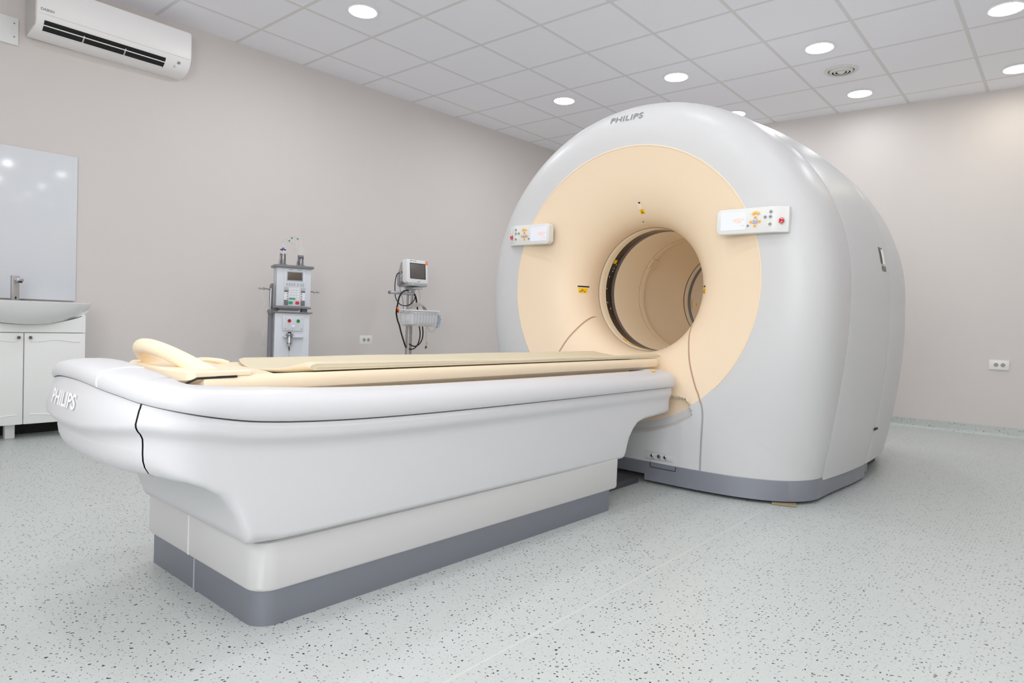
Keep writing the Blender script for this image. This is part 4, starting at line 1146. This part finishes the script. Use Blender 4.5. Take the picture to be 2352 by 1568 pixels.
for u in (-0.044, 0.083):
    ib((u, -0.0145, 1.026), (0.032, 0.003, 0.022), 0.0006, 'side_key', M_KEYG, hd)
    ib((u, -0.0150, 1.004), (0.032, 0.003, 0.014), 0.0006, 'side_key', M_INJK, hd)
    ib((u, -0.0150, 0.913), (0.032, 0.003, 0.040), 0.0006, 'side_key', M_INJK, hd)
    for k in range(3):
        ib((u, -0.0145, 0.986 - 0.0205 * k), (0.032, 0.003, 0.017), 0.0006, 'side_key', M_KEYW, hd)
        MB(IM).lathe([(0.0, -0.001), (0.005, -0.001), (0.006, 0)], 12, (u + (0.010 if u < 0 else -0.010), -0.0165, 0.986 - 0.0205 * k), 'y').build('arrow_mark', M_MARK, hd)
# column and handles
MB(IM).prism(rrect(0.034, 0.05, 0.012, 4, -0.148, 0.06), 0.0, 0.84).build('column', M_INJG, INJ)
MB(IM).loft([[(x, y, z) for x, y in rrect(0.026 * k, 0.05, 0.01, 4, -0.145 + dx, 0.06)] for z, k, dx in ((0.84, 1, 0), (1.03, 1, 0), (1.05, 0.85, 0.002), (1.06, 0.5, 0.005))], cap0=True, cap1=True).build('column_head', M_INJG, INJ)
MB(IM).cyl((-0.155, 0.028, 0.845), (-0.152, 0.028, 1.02), 0.006, 12).build('chrome_rod', M_CHROME, INJ)
MB(IM).lathe([(0.0, -0.03), (0.018, -0.03), (0.021, -0.02), (0.021, 0.02), (0.0, 0.02)], 20, (-0.152, 0.05, 0.838), 'y').build('clamp_knob', M_INJG, INJ)
def knob_arm(pts, kx, s_):
    a = MB(IM).tube(pts, 0.0045, 8, 3).build('side_arm', M_INJG, INJ)
    z = pts[-1][2]
    for d, r in ((0.0, 0.006), (0.012, 0.012), (0.016, 0.012), (0.024, 0.006), (0.030, 0.011), (0.036, 0.011), (0.040, 0.004)): pass
    MB(IM).lathe([(0.0, 0.0), (0.005, 0.0), (0.011, s_ * 0.006), (0.012, s_ * 0.012), (0.005, s_ * 0.018), (0.005, s_ * 0.026), (0.010, s_ * 0.032), (0.010, s_ * 0.040), (0.004, s_ * 0.044), (0.003, s_ * 0.056), (0.0, s_ * 0.056)], 16, (kx, pts[-1][1], z), 'x').build('arm_knob', M_BRUSH, a)
knob_arm([(-0.145, 0.03, 1.000), (-0.16, 0.025, 1.008), (-0.175, 0.02, 1.013), (-0.200, 0.02, 1.016)], -0.198, -1)
knob_arm([(0.140, 0.02, 1.010), (0.172, 0.02, 1.009)], 0.170, 1)
# base and castors, hidden behind the table in the photo
MB(IM).box((0.0, 0.07, 0.018), (0.40, 0.34, 0.02), 0.006).build('foot', M_INJG, INJ)
# hanging line at the left arm
tag(MB(IM).tube([(-0.235, 0.02, 1.002), (-0.222, 0.02, 0.96), (-0.20, 0.02, 0.90), (-0.225, 0.02, 0.83), (-0.218, 0.02, 0.76), (-0.195, 0.02, 0.70), (-0.215, 0.02, 0.63), (-0.232, 0.02, 0.585), (-0.205, 0.02, 0.55), (-0.18, 0.02, 0.555), (-0.171, 0.02, 0.57)], 0.0014, 6, 4).build('thin_line', M_TUBE, loc=(0.75, -0.38, 0.5)), 'thin clear line hanging from the left arm of the injector', 'tubing')
# hand switch in the bracket
HSW = thing('hand_switch', 'silver hand switch with black top hanging in the injector bracket', 'hand switch', tuple(IM @ Vector((-0.014, -0.03, 0.54))), rad(-21) + PI / 2)
hx, hy = -0.014, -0.030
MB(IM).lathe([(0.0, 0.564), (0.010, 0.566), (0.016, 0.575), (0.018, 0.590), (0.0165, 0.596), (0.0165, 0.640), (0.016, 0.646), (0.026, 0.650), (0.028, 0.658), (0.027, 0.670), (0.015, 0.672), (0.0, 0.672)], 24, (hx, hy, 0)).build('grip', M_CHROME, HSW)
MB(IM).lathe([(0.017, 0.591), (0.0185, 0.593), (0.017, 0.596)], 24, (hx, hy, 0)).build('band', M_BLACK, HSW)
MB(IM).lathe([(0.0265, 0.6545), (0.0285, 0.657), (0.0275, 0.6605)], 24, (hx, hy, 0)).build('band', M_BLACK, HSW)
MB(IM).cyl((hx, hy, 0.671), (hx, hy, 0.682), 0.013, 20).build('thumb_button', M_BLACK, HSW)
MB(IM).cyl((hx, hy, 0.566), (hx, hy, 0.534), 0.0048, 12, 0.003).build('strain_relief', M_BLACK, HSW)
MB(IM).cyl((hx, hy, 0.535), (hx, hy, 0.40), 0.0012, 8).build('cord', M_LEAD, HSW)
# two syringes on the top shelf
def syringe(u, z_pl, lab, tall):
    t = thing('syringe', lab, 'syringe', tuple(IM @ Vector((u, 0.05, 1.21))), rad(-21) + PI / 2, 'injector syringes')
    y = 0.05; z0 = 1.2115
    MB(IM).lathe([(0.0, 0.0), (0.036, 0.0), (0.037, 0.004), (0.033, 0.008), (0.032, 0.030), (0.026, 0.046), (0.026, 0.075)], 24, (u, y, z0), arc=(rad(95), rad(230))).build('holder', M_CHROME, t)
    MB(IM).lathe([(0.0, 0.001), (0.033, 0.001), (0.033, 0.007), (0.026, 0.009)], 24, (u, y, z0)).build('base_flange', M_INJG, t)
    MB(IM).lathe([(0.0235, 0.009), (0.0235, 0.088 if not tall else 0.085)], 24, (u, y, z0)).build('pressure_jacket', mat('jacket_smoke', rgb(104, 100, 100), 0.25), t, fix=False)
    MB(IM).box((u, y - 0.026, z0 + (z_pl - z0) / 2 - 0.004), (0.007, 0.006, z_pl - z0 - 0.008), 0.001).build('ram', M_CHROME, t)
    h = 0.03
    MB(IM).lathe([(0.0, 0.018), (0.003, 0.018), (0.005, 0.012), (0.015, 0.004), (0.0245, -0.003), (0.0245, -0.006), (0.008, -0.008), (0.006, -0.016), (0.0, -0.016)], 20, (u, y - 0.004, z_pl)).build('plunger', M_BLUE, t)
    top = 1.358 if tall else 1.350
    MB(IM).lathe([(0.0242, z0 + 0.01), (0.0242, top - 0.02), (0.022, top - 0.008), (0.010, top + 0.008), (0.005, top + 0.014), (0.0045, top + 0.034), (0.0, top + 0.034)], 24, (u, y, 0)).build('barrel', M_CLEAR, t)
    return t
syringe(-0.067, 1.334, 'left syringe on the injector with the blue plunger pushed to the top', False)
syringe(0.070, 1.279, 'right syringe on the injector with the blue plunger low in the clear barrel', True)
TU = thing('syringe_tubing', 'clear looped tubing with green clips joining both syringes', 'tubing', tuple(IM @ Vector((0, 0.05, 1.38))), rad(-21) + PI / 2)
MB(IM).tube([(-0.070, 0.05, 1.388), (-0.068, 0.05, 1.41), (-0.05, 0.05, 1.422), (-0.022, 0.05, 1.405), (-0.002, 0.05, 1.428), (0.026, 0.05, 1.444), (0.044, 0.05, 1.428), (0.060, 0.05, 1.412), (0.070, 0.05, 1.396)], 0.0028, 8, 4).build('tube', M_TUBE, TU)
MB(IM).tube([(-0.072, 0.044, 1.390), (-0.06, 0.046, 1.40), (-0.02, 0.046, 1.397), (0.012, 0.046, 1.400), (0.032, 0.046, 1.392), (0.038, 0.046, 1.36), (0.032, 0.046, 1.33), (0.020, 0.046, 1.345), (0.018, 0.046, 1.38), (0.0, 0.046, 1.395), (-0.025, 0.046, 1.37), (-0.034, 0.046, 1.33), (-0.034, 0.046, 1.29)], 0.0022, 8, 4).build('tube', M_TUBE, TU)
for u, z in ((-0.022, 1.405), (-0.002, 1.430), (0.042, 1.427)):
    MB(IM).box((u, 0.048, z), (0.013, 0.009, 0.010), 0.002, rot=Matrix.Rotation(rad(30), 4, 'Y')).build('clip', M_GCLIP, TU)

# ------------------------------------------------------------------ patient monitor on a roll stand
MM = Matrix.Translation((0.82, 0.85, 0)) @ Matrix.Rotation(PI / 2, 4, 'Z')   # local x -> +y (right), local -y -> +x (towards the viewer)
ST = thing('monitor_stand', 'silver pole roll stand carrying the patient monitor', 'stand', (0.82, 0.85, 0), PI / 2)
px = 0.006
MB(MM).cyl((px, 0.09, 0.03), (px, 0.09, 1.085), 0.031, 28).build('pole', M_BRUSH, ST)
MB(MM).box((-0.107, 0.07, 1.053), (0.305, 0.03, 0.027), 0.010, 3).build('handle_bar', M_ALU, ST)
MB(MM).box((-0.255, 0.07, 1.053), (0.014, 0.031, 0.028), 0.006).build('bar_end_cap', M_INJG, ST)
MB(MM).lathe([(0.0, 1.112), (0.05, 1.112), (0.055, 1.104), (0.04, 1.09), (0.033, 1.075), (0.033, 1.07)], 28, (px + 0.01, 0.09, 0)).build('swivel', M_ALU, ST)
MB(MM).box((0.02, 0.06, 1.103), (0.12, 0.12, 0.010), 0.003).build('mount_plate', M_MONG, ST)
for k_ in range(5):
    a = 2 * PI * k_ / 5 + 0.3
    lg = MB(MM).tube([(px, 0.09, 0.085), (px + 0.12 * cos(a), 0.09 + 0.12 * sin(a), 0.08), (px + 0.25 * cos(a), 0.09 + 0.25 * sin(a), 0.065)], [0.022, 0.017, 0.013], 10, 3).build('leg', M_ALU, ST)
    MB(MM).lathe([(0.0, -0.012), (0.022, -0.012), (0.026, -0.008), (0.026, 0.008), (0.022, 0.012), (0.0, 0.012)], 18, (px + 0.25 * cos(a), 0.09 + 0.25 * sin(a), 0.027), 'x').build('castor', M_BLACK, lg)

PM = thing('patient_monitor', 'small white patient monitor with a dark screen on the pole', 'monitor', (0.82, 0.85, 1.11), PI / 2)
tilt = Matrix.Translation((0, 0, 1.25)) @ Matrix.Rotation(rad(-5), 4, 'X') @ Matrix.Translation((0, 0, -1.25))
KM = MM @ Matrix.Translation((0.012, 0, 0)) @ tilt
def rr3(w, h, r, y, cz, cx=0.0): return [(x, y, z) for x, z in rrect(w, h, r, 5, cx, cz)]
MB(KM).loft([rr3(0.235, 0.196, 0.010, 0.0, 1.259), rr3(0.255, 0.214, 0.018, 0.004, 1.259), rr3(0.262, 0.222, 0.022, 0.016, 1.259), rr3(0.262, 0.222, 0.022, 0.058, 1.259), rr3(0.25, 0.21, 0.02, 0.064, 1.259)], cap0=True, cap1=True).build('front_bezel', M_MONW, PM, smooth=40)
MB(KM).loft([rr3(0.236, 0.20, 0.02, 0.05, 1.254), rr3(0.236, 0.20, 0.02, 0.10, 1.254), rr3(0.225, 0.17, 0.03, 0.13, 1.225), rr3(0.215, 0.14, 0.03, 0.165, 1.198), rr3(0.20, 0.12, 0.03, 0.18, 1.19)], cap0=True, cap1=True).build('rear_housing', M_MONG, PM, smooth=35)
MB(KM).box((0.004, 0.055, 1.140), (0.236, 0.10, 0.030), 0.006).build('lower_housing', M_MONG, PM)
MB(KM).box((0.002, -0.0005, 1.264), (0.190, 0.004, 0.146), 0.002).build('screen_frame', M_BLACK, PM)
MB(KM).box((-0.002, -0.002, 1.262), (0.178, 0.003, 0.134), 0.001).build('screen', M_MSCR, PM)
MB(KM).box((0.112, 0.001, 1.346), (0.036, 0.004, 0.036), 0.002).build('colour_tab', M_ORANGE, PM)
MB(KM).box((-0.072, 0.0, 1.356), (0.035, 0.002, 0.006)).box((-0.030, 0.0, 1.356), (0.034, 0.002, 0.006)).build('model_caption', M_MARK, PM, smooth=0)
vs, fs2 = text_tris('PHILIPS', 0.012, 0.0003)
MB(KM).add([(0.012 + x, -0.0012, 1.166 + y) for x, y in vs], fs2).build('maker_name', M_MARK, PM, smooth=0, fix=False)
MB(KM).cyl((-0.1195, 0.085, 1.255), (-0.1215, 0.085, 1.255), 0.007, 12).build('side_button', M_DRED, PM)
MB(KM).cyl((-0.1195, 0.09, 1.22), (-0.128, 0.09, 1.22), 0.006, 12).build('side_connector', M_KEYW, PM)
MB(KM).box((-0.121, 0.075, 1.155), (0.006, 0.05, 0.03), 0.001).build('side_port', M_INJK, PM)
MB(KM).lathe([(0.0, -0.002), (0.006, -0.002), (0.006, 0)], 12, (-0.06, 0.005, 1.141), 'y').build('power_light', M_KEYW, PM)

# wire basket (part of the stand) and the translucent bin in it
bz0, bz1 = 0.757, 0.905
BN = thing('storage_bin', 'translucent ribbed plastic bin in the wire basket on the monitor stand', 'bin', tuple(MM @ Vector((0.04, 0.0, bz0))), PI / 2)
BU, BV = 0.0, -0.052
def bin_loop(z, w, d): return [(x, y, z) for x, y in rrect(w, d, 0.025, 5, BU, BV)]
MB(MM).loft([bin_loop(0.893, 0.315, 0.180), bin_loop(0.85, 0.308, 0.175), bin_loop(0.80, 0.296, 0.165), bin_loop(0.772, 0.276, 0.15), bin_loop(0.763, 0.24, 0.125)], cap1=True).build('tub', M_BIN, BN, smooth=40)
MB(MM).loft([bin_loop(0.905, 0.312, 0.178), bin_loop(0.905, 0.352, 0.208), bin_loop(0.893, 0.354, 0.21), bin_loop(0.891, 0.31, 0.178)]).build('rim', M_BINR, BN, smooth=30)
for k_ in range(8):
    MB(MM).box((BU - 0.126 + 0.036 * k_, BV - 0.0885, 0.836), (0.008, 0.006, 0.100), 0.002).build('rib', M_BIN, BN)
for k_ in range(4):
    MB(MM).box((BU - 0.156, BV - 0.055 + 0.036 * k_, 0.836), (0.006, 0.008, 0.100), 0.002).build('rib', M_BIN, BN)
bk = MB(MM)
for z, g in ((0.875, 0.0), (0.757, -0.012)):
    L_ = [(x, y, z) for x, y in rrect(0.335 + 2 * g, 0.205 + 2 * g, 0.03, 4, BU, BV)]
    bk.tube(L_, 0.0018, 6, 1, closed=True)
for k_ in range(9):
    u = BU - 0.14 + 0.035 * k_; bk.tube([(u, BV - 0.103, 0.875), (u, BV - 0.090, 0.757), (u, BV + 0.088, 0.757), (u, BV + 0.101, 0.875)], 0.0012, 5, 0)
bk.tube([(BU + 0.168, BV - 0.05, 0.868), (BU + 0.196, BV - 0.05, 0.866), (BU + 0.197, BV - 0.05, 0.795), (BU + 0.160, BV - 0.05, 0.79)], 0.0018, 6, 0)
bk.tube([(BU - 0.168, BV - 0.05, 0.868), (BU - 0.206, BV - 0.05, 0.866), (BU - 0.207, BV - 0.05, 0.80), (BU - 0.160, BV - 0.05, 0.795)], 0.0018, 6, 0)
bk.tube([(px - 0.05, BV + 0.10, 0.875), (px, 0.062, 0.875), (px + 0.05, BV + 0.10, 0.875)], 0.003, 6, 0)
bk.build('wire_basket', M_WIRE, ST, smooth=50)
# cables
def tr(pts): return [(x + 0.87 * y, y, z) for x, y, z in pts]
def cable(name, pts, r, m, label, cat='cable', grp=None):
    pts = tr(pts)
    c = Vector(pts[0]); l = MM @ c
    return tag(MB(MM).tube(pts, r, 8, 5).build(name, m, loc=tuple(l)), label, cat, grp)
cable('power_cable', [(-0.205, 0.13, 1.245), (-0.236, 0.10, 1.225), (-0.252, 0.08, 1.17), (-0.255, 0.07, 1.10), (-0.246, 0.07, 1.02), (-0.22, 0.07, 0.975), (-0.18, 0.07, 0.945), (-0.13, 0.07, 0.939), (-0.09, 0.055, 0.945), (-0.05, 0.045, 0.965), (-0.02, 0.045, 0.995), (-0.008, 0.06, 1.04)], 0.0045, M_CABLE, 'thin black cable arching from the back of the monitor around the pole')
cable('monitor_hose', [(-0.095, 0.035, 1.082), (-0.13, 0.035, 1.078), (-0.17, 0.035, 1.055), (-0.20, 0.035, 1.01), (-0.214, 0.035, 0.95), (-0.225, 0.03, 0.90), (-0.226, 0.04, 0.86), (-0.21, 0.06, 0.80), (-0.19, 0.07, 0.76), (-0.165, 0.07, 0.69), (-0.135, 0.07, 0.62), (-0.11, 0.07, 0.565), (-0.095, 0.125, 0.54)], 0.0075, M_CABLE, 'thick black hose hanging left of the pole down past the basket')
cable('monitor_hose', [(-0.02, 0.055, 1.055), (0.0, 0.05, 1.02), (0.012, 0.05, 0.97), (0.022, 0.01, 0.925), (0.035, -0.04, 0.875)], 0.008, M_CABLE, 'short thick black hose dropping from the bar into the bin')
cable('cable_loop', [(0.053, 0.06, 0.752), (0.066, 0.06, 0.70), (0.066, 0.06, 0.65), (0.052, 0.06, 0.60), (0.028, 0.06, 0.562), (-0.01, 0.06, 0.538), (-0.05, 0.05, 0.536), (-0.09, 0.125, 0.55)], 0.0058, M_CABLE, 'black cable loop hanging under the basket, nearer to the pole', grp='black cable loops under the basket')
cable('cable_loop', [(0.094, 0.06, 0.752), (0.103, 0.06, 0.70), (0.101, 0.06, 0.65), (0.085, 0.06, 0.61), (0.055, 0.06, 0.578), (0.018, 0.06, 0.563), (-0.02, 0.055, 0.566), (-0.06, 0.045, 0.585)], 0.0058, M_CABLE, 'black cable loop hanging under the basket, farther from the pole', grp='black cable loops under the basket')
cable('blue_lead', [(-0.205, 0.10, 1.235), (-0.205, 0.06, 1.17), (-0.19, 0.03, 1.08), (-0.16, 0.02, 1.0), (-0.147, 0.0, 0.94), (-0.145, -0.02, 0.885)], 0.0022, M_LEADB, 'thin blue lead running from the monitor down into the bin')
cable('grey_lead', [(0.022, 0.06, 1.098), (0.038, 0.05, 1.075), (0.05, 0.05, 1.04), (0.05, 0.04, 1.0), (0.03, 0.03, 0.965), (0.0, 0.0, 0.93), (-0.02, -0.03, 0.895)], 0.0022, M_LEAD, 'thin grey lead hanging from under the monitor into the bin')
CL = thing('coiled_leads', 'coil of grey leads lying on top in the translucent bin', 'leads', tuple(MM @ Vector((0.0, -0.05, 0.9))), PI / 2)
random.seed(4)
for k_ in range(7):
    a = 0.105 + 0.006 * k_; h = 0.050 + 0.005 * k_
    pts = [(0.0 + 0.8 * a * cos(PI * i / 10) * (1.0 - 0.03 * k_), -0.08 + 0.010 * k_ + 0.012 * sin(i), 0.888 + h * sin(PI * i / 10) + 0.004 * random.random()) for i in range(11)]
    MB(MM).tube(pts, 0.0032, 8, 3).build('lead', M_LEAD, CL)
ME = MM @ Matrix.Translation((-0.044, 0, 0))
EL = thing('hanging_electrodes', 'two thin grey leads with red, teal and yellow clips hanging from the bin', 'leads', tuple(MM @ Vector((0.14, -0.05, 0.56))), PI / 2)
MB(ME).tube([(0.136, -0.05, 0.757), (0.137, -0.05, 0.70), (0.138, -0.05, 0.64), (0.146, -0.05, 0.575)], 0.0014, 6, 3).build('lead', M_LEAD, EL)
MB(ME).tube([(0.150, -0.05, 0.757), (0.148, -0.05, 0.70), (0.147, -0.05, 0.64), (0.150, -0.05, 0.578)], 0.0014, 6, 3).build('lead', M_LEAD, EL)
MB(ME).box((0.160, -0.05, 0.596), (0.010, 0.006, 0.024), 0.002).build('clip', M_YCLIP, EL)
MB(ME).box((0.139, -0.05, 0.556), (0.010, 0.006, 0.026), 0.002).build('clip', M_DRED, EL)
MB(ME).box((0.151, -0.05, 0.562), (0.010, 0.006, 0.026), 0.002, rot=Matrix.Rotation(rad(-20), 4, 'Y')).build('clip', M_TEAL, EL)
cable('hanging_lead', [(0.163, -0.05, 0.757), (0.168, -0.05, 0.735), (0.185, -0.05, 0.712), (0.21, -0.05, 0.701), (0.232, -0.05, 0.706), (0.248, -0.05, 0.725), (0.262, -0.05, 0.755)], 0.002, M_LEAD, 'short dark grey lead looping under the right end of the basket')
MF = MM @ Matrix.Translation((-0.095, 0, 0))
CF = thing('pressure_cuff', 'pale blue rolled cuff hanging at the right end of the basket', 'cuff', tuple(MF @ Vector((0.283, -0.1, 0.78))), PI / 2)
MB(MF).loft([[(x, y, z) for x, y in rrect(0.018, 0.03, 0.006, 3, cx_, -0.12)] for z, cx_ in ((0.862, 0.285), (0.82, 0.288), (0.78, 0.280), (0.742, 0.268))], cap0=True, cap1=True).build('cuff', M_CUFF, CF)
MB(MF).box((0.287, -0.126, 0.822), (0.012, 0.024, 0.014), 0.002).build('patch', M_CUFFB, CF)
MB(MF).box((0.282, -0.126, 0.790), (0.012, 0.024, 0.009), 0.002).build('patch', M_CUFFB, CF)
MO = MM @ Matrix.Translation((0.030, 0.130, 0))
OP = thing('orange_plug', 'orange plug clipped at the left end of the bin rim', 'plug', tuple(MO @ Vector((-0.215, -0.1, 0.89))), PI / 2)
MB(MO).box((-0.222, -0.10, 0.912), (0.016, 0.02, 0.018), 0.003).box((-0.207, -0.10, 0.896), (0.020, 0.02, 0.018), 0.003).build('plug_body', M_ORANGE2, OP)
MB(MO).box((-0.212, -0.10, 0.880), (0.012, 0.014, 0.016), 0.003).build('plug_collar', M_DRED, OP)

# ------------------------------------------------------------------ world and colour
w = bpy.data.worlds.new('world'); S.world = w; w.use_nodes = True
w.node_tree.nodes['Background'].inputs[0].default_value = (0.8, 0.82, 0.85, 1)
w.node_tree.nodes['Background'].inputs[1].default_value = 0.3
S.view_settings.view_transform = 'Standard'
S.view_settings.look = 'None'
S.view_settings.gamma = 1.0
S.view_settings.exposure = 0.43
S.view_settings.use_curve_mapping = False
S.cycles.max_bounces = 14
S.cycles.diffuse_bounces = 8
S.cycles.transparent_max_bounces = 16
S.cycles.caustics_reflective = False
S.cycles.caustics_refractive = False
